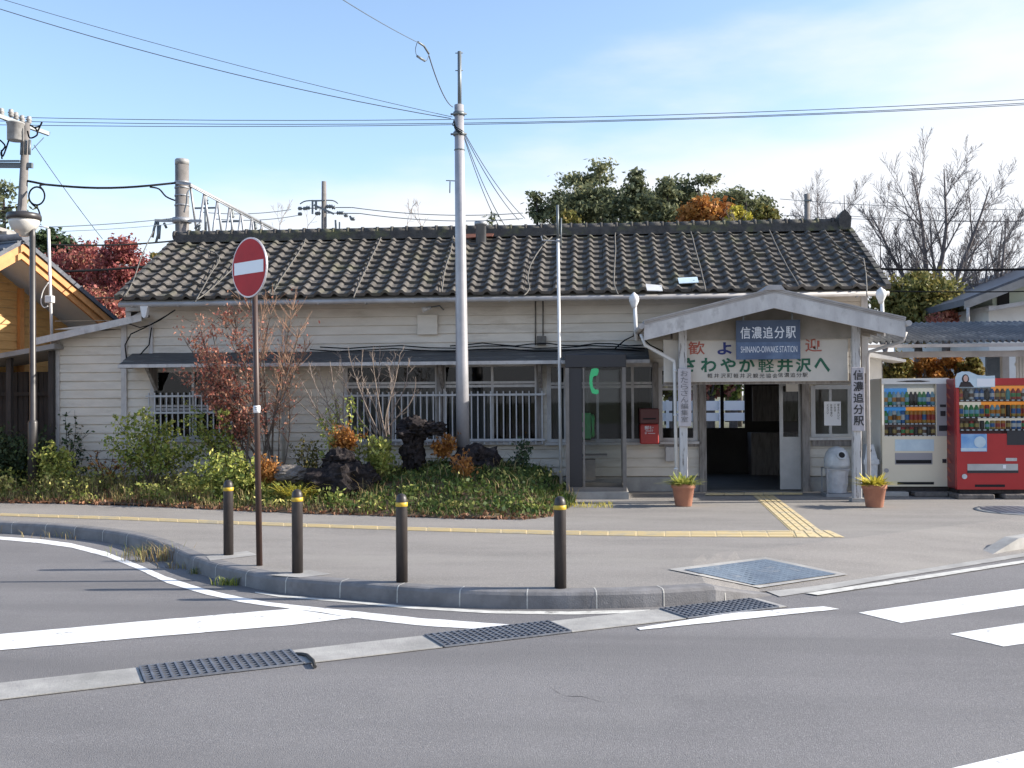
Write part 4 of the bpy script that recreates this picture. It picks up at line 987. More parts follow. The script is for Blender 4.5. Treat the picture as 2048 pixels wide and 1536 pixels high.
b = MB(); b.lathe([(.20,.46),(.205,.52),(.20,.62),(.17,.72),(.12,.78),(.05,.81),(.005,.815)], p, 28); b.build('lid', M['plastic'], t)
b = MB(); c_ = Vector((p.x+.03, p.y-.165, .665)); d_ = Vector((.1,-1,.45)).normalized(); b.tube([c_-d_*.05, c_+d_*.045], .075, 20); ho = b.build('hole_collar', M['plastic'], t)
b = MB(); b.tube([c_+d_*.04, c_+d_*.048], .05, 20); b.build('hole', M['dark'], ho)
yq = 17.25; x0, x1, z0, z1 = board_px(1729, 1756, 884, 968, yq)
t = thing('swing_bin', ((x0+x1)/2, yq, 0), 'slim pale grey swing lid bin behind the right porch post', 'bin')
b = MB(); w_ = x1-x0; b.prism([(x0+.03, yq, .02), (x1-.03, yq, .02), (x1, yq, .52), (x0, yq, .52)], (0,.3,0)); b.build('body', M['plastic'], t)
b = MB(); b.box(x0-.02, x1+.02, yq-.02, yq+.32, .52, .60); b.prism([(x0, yq, .60), (x1, yq, .60), (x1-.05, yq+.06, .84), (x0+.05, yq+.06, .84)], (0,.2,0)); b.build('lid', M['plastic'], t)
b = MB(); cx = (x0+x1)/2; b.tube([(cx-.02, yq+.01, .745), (cx-.02, yq+.045, .745)], .03, 14); b.build('hole', M['dark'], t)

# vending machines
CANM = [mk('can_'+n, c, rough=.35) for n, c in (('blue',(.04,.16,.42)),('paleblue',(.25,.5,.62)),('white',(.7,.7,.68)),('green',(.06,.32,.10)),('black',(.03,.025,.025)),('orange',(.62,.25,.03)),('gold',(.5,.36,.10)),('red',(.45,.04,.035)),('brown',(.14,.07,.04)),('teal',(.08,.36,.36)))]
def can_mesh(m, h, r, bottle):
    b = MB(); b.lathe([(r*.85,0),(r,.008),(r,h*.70),(r*.92,h*.78),(r*.5,h*.9),(r*.5,h),(r*.4,h)] if bottle else [(r*.85,0),(r,.008),(r,h*.25),(r,h*.68),(r,h-.012),(r*.8,h),(r*.7,h)], (0,0,0), 12)
    b.m = [1 if (24 <= i < 36 and not bottle) or (bottle and 12 <= i < 24 and False) else 0 for i in range(len(b.f))]
    if bottle:
        for q in range(12): a_ = 2*PI*q/12; c_ = 2*PI*(q+1)/12; b.face([(r*1.02*math.cos(a_), r*1.02*math.sin(a_), h*.25), (r*1.02*math.cos(c_), r*1.02*math.sin(c_), h*.25), (r*1.02*math.cos(c_), r*1.02*math.sin(c_), h*.58), (r*1.02*math.cos(a_), r*1.02*math.sin(a_), h*.58)], 1)
    return b, m
def vend(name, label, pxl, pxr, pyt, pyb, y, body, side, disp, rows, cans, grey):
    x0, x1, z0, z1 = board_px(pxl, pxr, pyt, pyb, y); t = thing(name, ((x0+x1)/2, y, 0), label, 'vending machine')
    dx0, dx1, dz0, dz1 = board_px(*disp, y)
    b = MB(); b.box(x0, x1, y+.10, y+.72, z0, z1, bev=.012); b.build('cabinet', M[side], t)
    b = MB()
    b.box(x0, dx0, y, y+.098, z0, z1); b.box(dx1, x1, y, y+.098, z0, z1); b.box(dx0, dx1, y, y+.098, z0, dz0); b.box(dx0, dx1, y, y+.098, dz1, z1)
    b.build('door_panel', M[body], t)
    b = MB()
    for (pa_, pb__, a, c, m) in grey:
        q0, q1, q2, q3 = board_px(pa_, pb__, a, c, y-.006); b2 = MB(); b2.box(q0, q1, y-.006, y-.001, q2, q3); b2.build('panel', M[m], t)
    for ri, (pyt_, pyb_, segs) in enumerate(rows):
        for (fa, fb, m) in segs:
            q0 = dx0+(dx1-dx0)*fa; q1 = dx0+(dx1-dx0)*fb; b2 = MB(); b2.box(q0, q1, y+.085, y+.097, Z_(pyb_, y, pxl), Z_(pyt_, y, pxl)); b2.build('display_back', M[m], t)
        b2 = MB(); zs = Z_(pyb_, y, pxl); b2.box(dx0, dx1, y+.01, y+.084, zs-.03, zs-.004); sh = b2.build('shelf', M['blacktxt'], t)
        b3 = MB(); n = 12
        for i in range(n): xx = dx0+(dx1-dx0)*(i+.5)/n; b3.box(xx-.022, xx+.022, y+.003, y+.0095, zs-.027, zs-.008)
        b3.build('button_row', M['signwhite'], sh)
    b = MB(); b.face([(dx0,y+.002,dz0),(dx1,y+.002,dz0),(dx1,y+.002,dz1),(dx0,y+.002,dz1)]); b.build('pane', M['boothglass'], t)
    cache = {}
    for ri, seq in enumerate(cans):
        zs = Z_(rows[ri][1], y, pxl); h = (Z_(rows[ri][0], y, pxl)-zs)*.80; n = len(seq)
        for i, ci in enumerate(seq):
            if ci < 0: continue
            xx = dx0+(dx1-dx0)*(i+.5)/n; kk_ = (ci, ri)
            if kk_ not in cache:
                b, m = can_mesh(CANM[ci], h, .037, ri == 0 or ci in (1,3)); b.v = [(v[0]+xx, v[1]+y+.05, v[2]+zs-.003) for v in b.v]
                o = b.build('drink_can', [m, CANM[(ci*3+2) % len(CANM)]], t); cache[kk_] = (o, xx)
            else:
                o, xr = cache[kk_]; c = o.copy(); C.objects.link(c); c.parent = t; c.location = (xx-xr, 0, 0)
    return t, (x0, x1, z0, z1)
yv = 17.25
t, (x0, x1, z0, z1) = vend('vending_machine', 'cream and white drink vending machine beside the porch', 1763, 1899, 757, 973, yv, 'vendcream', 'vendwhite', (1768, 1872, 768, 872),
    [(777, 810, [(0,.48,'blueback'),(.48,1,'paleback')]), (815, 846, [(0,.45,'blueback'),(.45,1,'orangeback')]), (850, 870, [(0,1,'redback')])],
    [[1,3,1,2,1,3,4,4,3,3,0,1], [3,1,2,1,0,6,5,5,5,6,5,5], [8,4,8,2,7,8,7,4,8,2,4,8]],
    [(1873, 1898, 768, 872, 'vendgrey'), (1763, 1899, 757.5, 767.5, 'vendwhite'), (1790, 1868, 879, 902, 'posterpale'), (1790, 1865, 906, 929, 'vendgrey'), (1795, 1868, 964, 969, 'dark'), (1763.5, 1767.5, 770, 850, 'paleback')])
def vp(px0, px1, py0, py1, m, name, yy, par): 
    q0, q1, q2, q3 = board_px(px0, px1, py0, py1, yy); b = MB(); b.box(q0, q1, yy, yy+.012, q2, q3); return b.build(name, M[m], par)
vp(1792, 1863, 920, 927, 'dark', 'flap_gap', yv-.012, t)
for a in ((1880,1892,809,814),(1881,1891,822,832),(1878,1895,851,862),(1885,1893,918,926)): vp(*a, 'boothtop', 'coin_slot', yv-.014, t)
b = MB(); c = P(1773, 941, yv-.01); b.tube([c+Vector((0,-.006,0)), c+Vector((0,.009,0))], .035, 18); b.build('round_sticker', M['vendgrey'], t)
b = MB(); q = [P(x, y, yv-.012) for x, y in ((1792,763),(1815,761),(1840,760.5),(1861,762.5),(1845,764),(1815,764))]; b.prism(q, (0,.004,0)); b.build('swoosh', M['hair'], t)
b = MB(); q0, q1, q2, q3 = board_px(1766, 1896, 973.5, 977, yv+.05); b.box(q0, q1, yv+.05, yv+.6, .06, z0); b.build('base', M['darkwood'], t)
yv = 16.8
t, (x0, x1, z0, z1) = vend('vending_machine', 'bright red drink vending machine with a picture topper', 1912, 2062, 757, 979, yv, 'vendred', 'vendside', (1918, 2056, 771, 867),
    [(772, 799, [(0,.5,'posterpale'),(.5,1,'orangeback')]), (804, 833, [(0,.35,'paleback'),(.35,1,'orangeback')]), (837, 858, [(0,.3,'redback'),(.3,1,'paleback')])],
    [[5,4,2,0,0,4,0,8,8,9,7,7,2], [6,3,3,3,6,7,1,1,8,4,6,6,5], [8,8,7,8,4,3,6,5,5,8,0,0,7]],
    [(1922, 1974, 868, 903, 'posterblue'), (2014, 2056, 862, 890, 'boothtop'), (1935, 2036, 928, 943, 'alu'), (1950, 2010, 969, 974, 'dark')])
vp(1922, 1973, 896, 902, 'posterpale', 'poster_band', yv-.012, t); vp(2006, 2012, 930, 937, 'signwhite', 'flap_sticker', yv-.012, t)
vp(2012, 2034, 916, 922, 'trim', 'price_plate', yv-.008, t); vp(1935, 2037, 941, 946, 'boothtop', 'flap_gap', yv-.010, t)
b = MB(); c = P(1929, 953, yv-.01); b.tube([c+Vector((0,-.006,0)), c+Vector((0,.009,0))], .04, 18); b.build('round_sticker', M['plastic'], t)
b = MB(); c = P(1960, 884, yv-.011); b.tube([c, c+Vector((0,.004,0))], .09, 20); b.build('poster_figure', M['posterpale'], t)
b = MB()
for i in range(11): zz_ = z0+.1+i*.15; b.prism([(x0-.003, yv+.25, zz_), (x0-.003, yv+.36, zz_), (x0-.003, yv+.5, zz_+.08), (x0-.003, yv+.39, zz_+.08)], (.004,0,0))
b.build('side_stripes', M['redtxt'], t)
ytp = yv-.045; q = [P(x, y, ytp) for x, y in ((1912,775),(1911,757),(1915,747),(1925,743),(1938,743),(1955,750),(1975,752),(1990,751),(1990,774),(1960,775))]
b = MB(); b.prism(q, (0,.03,0)); tp = b.build('topper', M['posterpale'], t)
b = MB(); q = [P(x, y, ytp-.004) for x, y in ((1954,757),(1989,757),(1989,773),(1954,773))]; b.prism(q, (0,.003,0)); b.build('topper_band', M['signwhite'], tp)
b = MB(); c = P(1931, 758, ytp-.004); b.prism([c+Vector((.055*math.cos(i*.4), 0, .075*math.sin(i*.4))) for i in range(16)], (0,.003,0)); q = [P(x, y, ytp-.004) for x, y in ((1922,764),(1940,764),(1948,774),(1918,774))]; b.prism(q, (0,.003,0)); b.build('printed_hair', M['hair'], tp)
b = MB(); c = P(1931.5, 757, ytp-.007); b.prism([c+Vector((.035*math.cos(i*.4), 0, .052*math.sin(i*.4))) for i in range(16)], (0,.002,0)); b.build('printed_face', M['skin'], tp)
b = MB(); b.box(x0+.06, x1-.06, yv+.06, yv+.6, .08, z0); b.build('base', M['darkwood'], t)
yv = 17.0
for i, (a, e, lab) in enumerate(((1768, 1826, 'concrete slab under the left end of the cream vending machine'), (1838, 1905, 'flat stone slab under the right end of the cream vending machine'), (1907, 1980, 'flat stone slab under the left end of the red vending machine'), (2000, 2075, 'flat stone slab under the right end of the red vending machine'))):
    q0, q1 = X_(a, yv-.1, 985), X_(e, yv-.1, 985); b = MB(); b.box(q0, q1, yv-.3 if i > 1 else yv+.1, yv+.7, 0, .078, bev=.012); tag(b.build('slab', M['concrete' if i == 0 else 'palerock']), lab, 'slab', 'slabs under the vending machines')

# ================================================================== POLES AND WIRES
yu = 16.9; p0, p1, p2 = P(926, 905, yu), P(918, 210, yu), P(919, 103, yu)
t = thing('utility_pole', p0, 'tall pale grey steel pole standing in the garden before the station', 'utility pole')
b = MB(); b.tube([p0+Vector((.005,0,-.3)), p0.lerp(p1,.25), p0.lerp(p1,.6), p1], [.112,.104,.09,.078], 22); b.build('pole', M['polemetal'], t)
b = MB(); b.tube([p1+Vector((.01,0,-.05)), p2], .033, 10)
for py in (106, 141): q = P(919, py, yu); b.tube([q-Vector((.07,0,0)), q+Vector((.06,0,0))], .008, 6)
b.build('top_tube', M['mast'], t)
b = MB()
for py in (228, 268): q = P(918, py, yu); b.lathe([(.085,-.03),(.097,-.03),(.097,.03),(.085,.03)], q, 18); b.tube([q-Vector((.14,0,0)), q+Vector((.13,0,0))], .017, 6)
q = P(919, 300, yu); b.lathe([(.083,-.008),(.09,-.008),(.09,.008),(.083,.008)], q, 18)
b.build('clamp', M['mast'], t)
b = MB(); q = P(912, 362, yu); e = P(892, 361, yu); b.tube([q, e], .008, 6); e2 = P(900, 363, yu); b.tube([e2, P(899.5, 386, yu)], .009, 6); b.build('side_bracket', M['mast'], t)
b = MB()
for i in range(3): q = P(905+i*4, 250+i*6, yu-.1); b.tube([P(908,240,yu-.1), q, P(925,262+i*4,yu-.1)], .009, 5)
b.build('cable_bundle', M['cable'], t)

def wire(a, c, sag, r, label, mat='wirethin', n=16, group='overhead wires', name='overhead_wire'):
    a, c = Vector(a), Vector(c); b = MB(); b.tube([a.lerp(c, i/n)-Vector((0,0,4*sag*(i/n)*(1-i/n))) for i in range(n+1)], r, 5); return tag(b.build(name, M[mat]), label, 'wire', group)
wire(P(902,237,yu), P(-160,-34,15), .18, .007, 'lower of two wires from the grey pole to the upper left')
wire(P(905,234,yu), P(-160,-52,15), .10, .005, 'upper of two wires from the grey pole to the upper left')
wire(P(-150,230,24.5), P(2250,187,26), .35, .009, 'topmost of three long wires crossing the whole sky')
wire(P(-150,238,24.4), P(2250,194,26), .35, .009, 'middle of three long wires crossing the whole sky')
wire(P(-150,247,24.3), P(2250,198,26), .30, .009, 'lowest of three long wires crossing the whole sky')
wire(P(906,214,yu), P(858,112,12), .12, .008, 'short wire from the pole top to a hanging splice')
wire(P(838,86,11.6), P(640,-30,8), .02, .004, 'thin wire running from the splice to the top edge')
for i, (px, py, yy, l_) in enumerate(((1050,437,19.2,'right outer'),(1037,440,19.2,'second'),(1012,455,19.2,'third'),(1002,460,19.2,'left outer'))):
    wire(P(927,262+i*3,yu), P(px,py,yy), .12, .007, 'thin drop wire from the grey pole to the ridge, %s of four' % l_, group='drop wires to the roof')
sp = thing('cable_splice', P(850,100,11.8), 'dark splice hanging on the wire above the grey pole', 'cable splice')
b = MB(); b.tube([P(836,84,11.6), P(848,92,11.8), P(858,108,11.9)], .012, 6); b.tube([P(834,112,11.7), P(850,122,11.8)], .014, 6); b.build('clamp', M['mast'], sp)
b = MB(); b.tube(smooth_path([P(834,86,11.6), P(831,100,11.7), P(836,115,11.7), P(852,122,11.8), P(858,108,11.9)], 5), .004, 5); b.build('jumper', M['wirethin'], sp)

# left power pole with transformer
yp = 24.0; p0, p1 = P(34, 620, yp), P(53, 246, yp)
t = thing('power_pole', p0, 'concrete power pole with crossarm and white transformer at the left edge', 'power pole')
b = MB(); b.tube([Vector((p0.x-.05, p0.y, 0)), p0, p1], [.15,.13,.085], 16); b.build('pole', M['polecon'], t)
b = MB(); a, c = P(-30, 222, yp-.8), P(98, 268, yp+.5); b.bar(a, c, .09, .09); a2, c2 = P(-60, 330, yp), P(65, 331, yp); b.bar(a2, c2, .09, .12); b.bar(P(-40,322,yp-.1), P(40,322,yp-.1), .04, .04); b.build('crossarm', M['mast'], t)
b = MB()
for px, py in ((3,224),(22,226),(32,232),(44,238),(58,240)):
    q = P(px, py, yp-.3+.012*px); b.lathe([(.03,-.1),(.07,-.06),(.05,-.02),(.08,.0),(.05,.04),(.06,.07),(.02,.1)], q, 10)
b.build('insulator', M['porcelain'], t)
b = MB(); q = P(31, 262, yp-.4); b.lathe([(.17,-.24),(.19,-.22),(.19,.16),(.21,.17),(.21,.2),(.06,.24)], q, 16); b.build('transformer', M['porcelain'], t)
b = MB(); q = P(52, 295, yp-.15); 
for dx in (-.1, 0, .1): b.tube([q+Vector((dx,0,.18)), q+Vector((dx,-.03,-.18))], .035, 8)
b.build('fuse_box', M['mast'], t)
b = MB()
for pts in ([(0,340-60),(10,292),(2,305),(6,312),(16,285),(20,270)], [(60,250),(72,258),(74,270),(60,276),(55,262)], [(70,255),(80,252),(84,244),(76,262)], [(3,300),(4,318)]):
    b.tube(smooth_path([P(x, y, yp-.4) for x, y in pts], 4), .02, 5)
b.build('lead_wires', M['cable'], t)
# dark thick cable with a loop from power pole to catenary mast
b = MB(); pts = [P(55,362,yp), P(66,364,yp), P(90,369,yp+.2)]; 
pts += [P(90+(300-90)*i/8, 369+7*math.sin(PI*min(1,i/8*.9)), yp+.2+i*.15) for i in range(1, 9)] + [P(350,366,25.9)]
b.tube(pts, .028, 7)
lc = P(73.5, 392, yp-.1); b.tube([lc+Vector((.2*math.cos(2*PI*i/24), 0, .22*math.sin(2*PI*i/24))) for i in range(25)], .022, 6)
b.tube(smooth_path([P(86,380,yp-.1), P(80,371,yp), P(95,369,yp+.1)], 3), .022, 6); b.tube(smooth_path([P(58,400,yp-.1), P(66,410,yp-.1), P(76,418,yp-.1), P(80,430,yp-.1)], 4), .02, 6)
b.tube(smooth_path([P(300,374,25.4), P(318,378,25.6), P(332,393,25.8), P(350,401,25.9)], 4), .022, 6)
tag(b.build('looped_cable', M['cable']), 'thick black cable with a loop between power pole and catenary mast', 'cable')
# catenary mast and truss beam over the tracks
ycm = 26.0; p0, p1 = P(364, 470, ycm), P(364, 321, ycm); r_ = 13.5/2050*26.6
t = thing('catenary_mast', (p0.x, ycm, 0), 'thick concrete railway mast with a pale cap behind the roof', 'catenary mast')
b = MB(); b.tube([(p0.x, ycm, 0), p1], r_, 22); b.build('pole', M['polecon'], t)
b = MB(); b.lathe([(r_+.004,-.12),(r_+.006,0),(r_-.01,.03),(.01,.035)], p1, 22); b.build('cap', M['porcelain'], t)
b = MB()
for py in (365, 376, 392, 411): q = P(364, py, ycm); b.lathe([(r_,-.02),(r_+.015,-.02),(r_+.015,.02),(r_,.02)], q, 20)
q = P(364, 441, ycm); b.lathe([(r_,-.06),(r_+.07,-.06),(r_+.07,.06),(r_,.06)], q, 20)
b.bar(P(310,441,ycm-.1), P(404,442,ycm-.1), .06, .07); b.bar(P(352,366,ycm-.2), P(382,368,ycm-.2), .05, .06)
b.build('bracket', M['steel'], t)
b = MB()
for pts in ([(312,443),(308,458),(305,475)], [(316,443),(316,470),(312,485)], [(320,450),(318,478)], [(328,446),(333,456)], [(398,448),(390,458)], [(402,450),(396,462)]):
    b.tube([P(x, y, ycm-.1) for x, y in pts], .035, 6)
b.build('insulator', M['mast'], t)
b = MB(); b.tube(smooth_path([P(378,380,ycm-.2), P(374,388,ycm-.3), P(373,405,ycm-.3), P(368,425,ycm-.3)], 4), .02, 6); b.build('lead_wire', M['wirethin'], t)
t = thing('truss_beam', P(378,370,ycm), 'steel lattice beam reaching back over the tracks from the mast', 'truss beam')
b = MB(); T0, T1 = P(376,368,ycm), P(575,472,35.0); H_ = Vector((0,0,-1.35)); b.tube([T0, T1], .05, 8); b.tube([T0+H_, T1+H_], .05, 8)
b.tube([P(380,372,ycm), P(575,478,35)], .02, 5); b.build('chord', M['steel'], t)
b = MB(); n = 9
for i in range(n):
    a, c, e = T0.lerp(T1, (i+.15)/n), T0.lerp(T1, (i+.65)/n), T0.lerp(T1, (i+1.15)/n)
    b.tube([a, c+H_], .032, 6); b.tube([c+H_, e], .032, 6)
b.build('lattice', M['steel'], t)
b = MB()
for px, py, yy in ((411,400,28),(464,427,31),(510,450,33)):
    q = P(px, py, yy); b.lathe([(.03,-.15),(.09,-.1),(.05,-.05),(.09,0),(.05,.05),(.08,.1),(.02,.14)], q, 8)
    q = P(px, py+16, yy+3); b.bar(q-Vector((.35,0,0)), q+Vector((.35,0,0)), .05, .05); b.tube([q, q-Vector((0,0,.9))], .04, 6)
b.build('insulator', M['mast'], t)
# second pole behind the ridge
y2 = 32.0; p1 = P(648, 363, y2)
t = thing('power_pole', (p1.x, y2, 0), 'dark power pole with many insulators rising behind the ridge', 'power pole')
b = MB(); b.tube([(p1.x-.03, y2, 0), p1], [.15,.075], 14); b.build('pole', M['polecon'], t)
b = MB(); b.bar(P(628,410,y2-.2), P(668,428,y2-.2), .06, .06); b.bar(P(625,402,y2-.1), P(650,401,y2-.1), .04, .04); b.bar(P(625,400,y2-.1), P(625,428,y2-.1), .05, .05); b.bar(P(632,402,y2-.1), P(632,420,y2-.1), .06, .06); b.bar(P(640,462,y2-.1), P(672,460,y2-.1), .06, .06); b.bar(P(671,440,y2-.1), P(672,462,y2-.1), .05, .05); b.bar(P(679,444,y2-.1), P(679,465,y2-.1), .04, .04); b.bar(P(700,432,y2), P(703,440,y2), .06, .06); b.build('crossarm', M['mast'], t)
b = MB()
for (px, py) in ((600,417),(610,417),(616,416),(600,428),(634,427),(637,427),(657,413),(662,413),(667,415),(677,426),(684,426),(692,431),(706,438)):
    q = P(px, py, y2); b.tube([q-Vector((.07,0,0)), q-Vector((.03,0,0)), q, q+Vector((.03,0,0)), q+Vector((.07,0,0))], [.02,.07,.04,.07,.02], 8)
b.tube(smooth_path([P(600,408,y2), P(612,402,y2), P(640,401,y2), P(665,401,y2), P(676,407,y2)], 4), .02, 5)
b.build('insulator', M['mast'], t)
for (a, c, l_, sg) in (((400,424),(582,419),'upper wire from the truss beam to the dark pole behind the ridge',.1), ((430,438),(600,430),'lower wire from the truss beam to the dark pole behind the ridge',.1), ((704,415),(1046,426),'upper wire from the dark pole to the conifers',.15), ((720,427),(1046,437),'lower wire from the dark pole to the conifers',.15)):
    wire(P(*a, y2), P(*c, y2+2), sg, .014, l_)
wire(P(600,417,y2), P(648,416,y2), 0, .015, 'short insulator string wire left of the dark pole'); wire(P(650,415,y2), P(704,415,y2), 0, .015, 'upper insulator string wire right of the dark pole'); wire(P(650,426,y2), P(722,427,y2), 0, .015, 'lower insulator string wire right of the dark pole')
wire(P(68,290,24), P(205,478,27), .05, .010, 'slanting stay wire above the red maple'); wire(P(88,275,24.2), P(64,300,24), 0, .010, 'short brace wire under the crossarm')
wire(P(100,454,22), P(350,436,26), .03, .012, 'upper thin wire above the red maple'); wire(P(110,463,22), P(350,447,26), .03, .008, 'lower thin wire above the red maple')
wire(P(100,489,21), P(345,482,24), .05, .020, 'dark wire across the top of the red maple', 'cable'); wire(P(100,543,20.8), P(310,531,22), .03, .026, 'thick dark wire across the middle of the red maple', 'cable'); wire(P(140,595,20.8), P(245,595,22), .01, .016, 'dark wire across the bottom of the red maple', 'cable')
wire(P(1740,537,22), P(2150,535,22), .04, .026, 'thick dark cable right of the roof end', 'cable'); wire(P(1770,582,23), P(2150,580,23), .03, .014, 'thin dark wire below the thick cable on the right', 'cable')
for a, c, l_ in (((1560,398),(2100,420),'faint upper wire among the bare trees'), ((1560,430),(2100,442),'faint middle wire among the bare trees'), ((1700,432),(2100,440),'faint lower wire among the bare trees')): wire(P(*a, 38), P(*c, 38), .1, .010, l_)
# pole behind the right part of the ridge
p1 = P(1614, 388, 34); t = thing('power_pole', (p1.x, 34, 0), 'short grey pole top among bare branches behind the right ridge', 'power pole'); b = MB(); b.tube([(p1.x, 34, 0), p1], [.15,.09], 12); b.build('pole', M['polecon'], t)
b = MB(); q = P(1614, 402, 34); b.bar(q-Vector((.12,.1,0)), q+Vector((.12,-.1,0)), .04, .05); b.build('clamp', M['mast'], t)
# white conduit mast with box near the left house
pa, pb = P(104, 664, 18.2), P(97, 458, 18.2); t = thing('conduit_mast', (pa.x, 18.2, pa.z), 'thin white mast with a small meter box beside the wooden gable', 'mast')
b = MB(); b.tube([Vector((pa.x, 18.2, pa.z-.3)), pb], .028, 8); b.build('pole', M['pipewhite'], t)
b = MB(); q = P(99, 598, 18.1); b.box(q.x-.07, q.x+.07, q.y-.05, q.y+.06, q.z-.07, q.z+.06, bev=.01); b.build('box', M['pipewhite'], t)
b = MB(); b.tube(smooth_path([P(97,565,18.1), P(86,582,18.1), P(82,604,18.1), P(88,615,18.1), P(96,612,18.1)], 4), .01, 6); b.tube([P(75,452,18.1), P(97,455,18.1)], .012, 6); b.build('cable_loop', M['pipewhite'], t)
# ================================================================== NEIGHBOURING BUILDINGS
# wooden house on the left, its gable turned towards the sun
al = math.radians(65); he = rt*math.cos(al) + fw*math.sin(al); hn = rt*math.sin(al) - fw*math.cos(al)   # along the gable (rightwards), outward normal
apx = CAM + ray(47, 497)*(19.0/ray(47, 497).dot(_f)); zA = apx.z
t = thing('wooden_house', (apx.x, apx.y, 0), 'yellow cedar clad house with a blue grey tiled gable roof', 'house')
hp_ = .60; LH = 6.5; ov = 1.05
def hpt(u, v, z): return Vector((apx.x, apx.y, 0)) + he*u - hn*v + Vector((0,0,z))   # u along gable, v back from the barge plane
def zr_(u): return zA - abs(u)*hp_
b = MB()
for s_ in (-1, 1):
    A, B = hpt(0, -.04, zA+.10), hpt(s_*3.1, -.04, zr_(3.1)+.10)
    b.prism([A, B, B+Vector((0,0,.09)), A+Vector((0,0,.09))], -hn*LH)
    for k in range(11):
        u = s_*(.15+k*.29); q = hpt(u, -.04, zr_(u)+.20); b.bar(q, q-hn*LH, .05, .03)
b.build('roof', M['bluetile'], t)
b = MB(); A = hpt(0, -.06, zA+.2); b.tube([A, A-hn*LH], .09, 8); b.build('ridge_cap', M['bluetile'], t)
for s_ in (-1, 1):
    b = MB(); A, B = hpt(0, 0, zA+.09), hpt(s_*3.05, 0, zr_(3.05)+.09)
    b.prism([A, B, B-Vector((0,0,.14)), A-Vector((0,0,.14))], -hn*.05); A2, B2 = hpt(0, .05, zA-.055), hpt(s_*3.0, .05, zr_(3.0)-.055); b.prism([A2, B2, B2-Vector((0,0,.13)), A2-Vector((0,0,.13))], -hn*.05)
    b.build('bargeboard', M['cedarbeam'], t)
    b = MB(); A, B = hpt(0, .1, zA-.02), hpt(s_*3.0, .1, zr_(3.0)-.02); b.prism([A, B, B-Vector((0,0,.02)), A-Vector((0,0,.02))], -hn*(LH-.2)); b.build('soffit', M['housewhite'], t)
b = MB(); hw = 2.15; z = .1
while z < zA-.25:
    u = min(hw, (zA-.15-z)/hp_); u1 = min(hw, max(0.0, (zA-.15-z-.16)/hp_))
    if u1 > 0: b.face([hpt(-u, ov-.02, z), hpt(u, ov-.02, z), hpt(u1, ov, z+.16), hpt(-u1, ov, z+.16)])
    z += .16
for s_ in (-1, 1): b.face([hpt(s_*hw, ov, .1), hpt(s_*hw, LH-.5, .1), hpt(s_*hw, LH-.5, zr_(hw)), hpt(s_*hw, ov, zr_(hw))])
b.build('wall', M['cedar'], t)
b = MB()
for u in (-hw, -.55, .75, hw-.02): q = hpt(u, ov-.06, .1); b.obox(q+Vector((0,0,(zr_(u)-.25)/2)), he*.05, hn*.04, Vector((0,0,(zr_(u)-.3)/2)))
b.build('post', M['cedarbeam'], t)
b = MB(); q = hpt(-.5, ov-.3, zA-1.0); b.lathe([(.03,0),(.07,-.05),(.05,-.12)], q, 10); b.build('eave_lamp', M['mast'], t)
# boxy unit on the house roof at the frame edge
q = CAM + ray(6, 462)*(22.5/ray(6,462).dot(_f)); b = MB(); b.box(q.x-.45, q.x+.28, q.y-.3, q.y+.3, q.z-.75, q.z-.12); b.box(q.x-.5, q.x+.1, q.y-.35, q.y+.35, q.z-.04, q.z+.04)
b.tube([q+Vector((.33,-.1,-.5)), q+Vector((.33,-.1,-.1))], .05, 8); b.box(q.x-.4, q.x+.2, q.y-.2, q.y+.2, q.z-.12, q.z-.04)
tag(b.build('roof_unit', M['shedgrey']), 'grey boxy unit beyond the wooden house ridge at the frame edge', 'roof unit')
# dark shed between the wooden house and the station
t = thing('dark_shed', (P(50,900,18.7).x, 18.7, 0), 'dark wooden lean to shed with a grey edged roof at far left', 'shed')
s0, s1 = P(-160, 745, 17.7), P(108, 697, 17.7)
b = MB(); b.prism([s0, s1, s1+Vector((0,0,.09)), s0+Vector((0,0,.09))], (0,1.6,0)); b.build('roof', M['shedgrey'], t)
b = MB(); xq0, xq1 = P(-160,800,18.6).x, P(109,800,18.6).x; n = 26
for i in range(n):
    xa = xq0+(xq1-xq0)*i/n; b.box(xa, xa+(xq1-xq0)/n-.012, 18.6+.012*(i % 2), 18.64, .05, 2.2)
b.box(xq0, xq1, 18.65, 18.7, .05, 2.2); b.build('wall', M['darkwood'], t)
b = MB()
for px in (20, 104): q = P(px, 800, 17.95); b.box(q.x-.045, q.x+.045, 17.9, 17.99, 0, 2.45+ (px-20)*.0015)
b.box(xq0, xq1, 18.5, 18.58, .9, .98); b.box(xq0, xq1, 18.5, 18.58, 1.75, 1.82); b.build('post', M['darkwood'], t)
# house on the right
yh = 27.0; t = thing('neighbour_house', (P(2050,640,yh).x, yh, 0), 'pale green and white two storey house at the right edge', 'house')
b = MB(); q0, q1 = P(1985, 600, yh), P(2200, 600, yh); zl_ = Z_(612, yh, 2000); za_, zb_ = P(1985, 594, yh).z, P(2200, 508, yh).z; b.prism([(q0.x, yh, zl_), (q1.x, yh, zl_), (q1.x, yh, zb_), (q0.x, yh, za_)], (0,8,0)); b.build('upper_wall', M['housegreen'], t)
b = MB(); q = P(1973, 640, yh); b.box(q.x, q1.x, yh-.15, yh+8, 0, zl_); b.build('lower_wall', M['housewhite'], t)
b = MB(); a, c = P(1928, 611, yh-.8), P(2260, 482, yh-.8); b.prism([a, c, c+Vector((0,0,.16)), a+Vector((0,0,.16))], (0,9,0)); rf2 = b.build('roof', M['bluetile'], t)
b = MB(); b.prism([a-Vector((0,.04,.10)), c-Vector((0,.04,.10)), c+Vector((0,-.04,.1)), a+Vector((0,-.04,.1))], (0,.035,0)); b.build('bargeboard', M['shedgrey'], rf2)
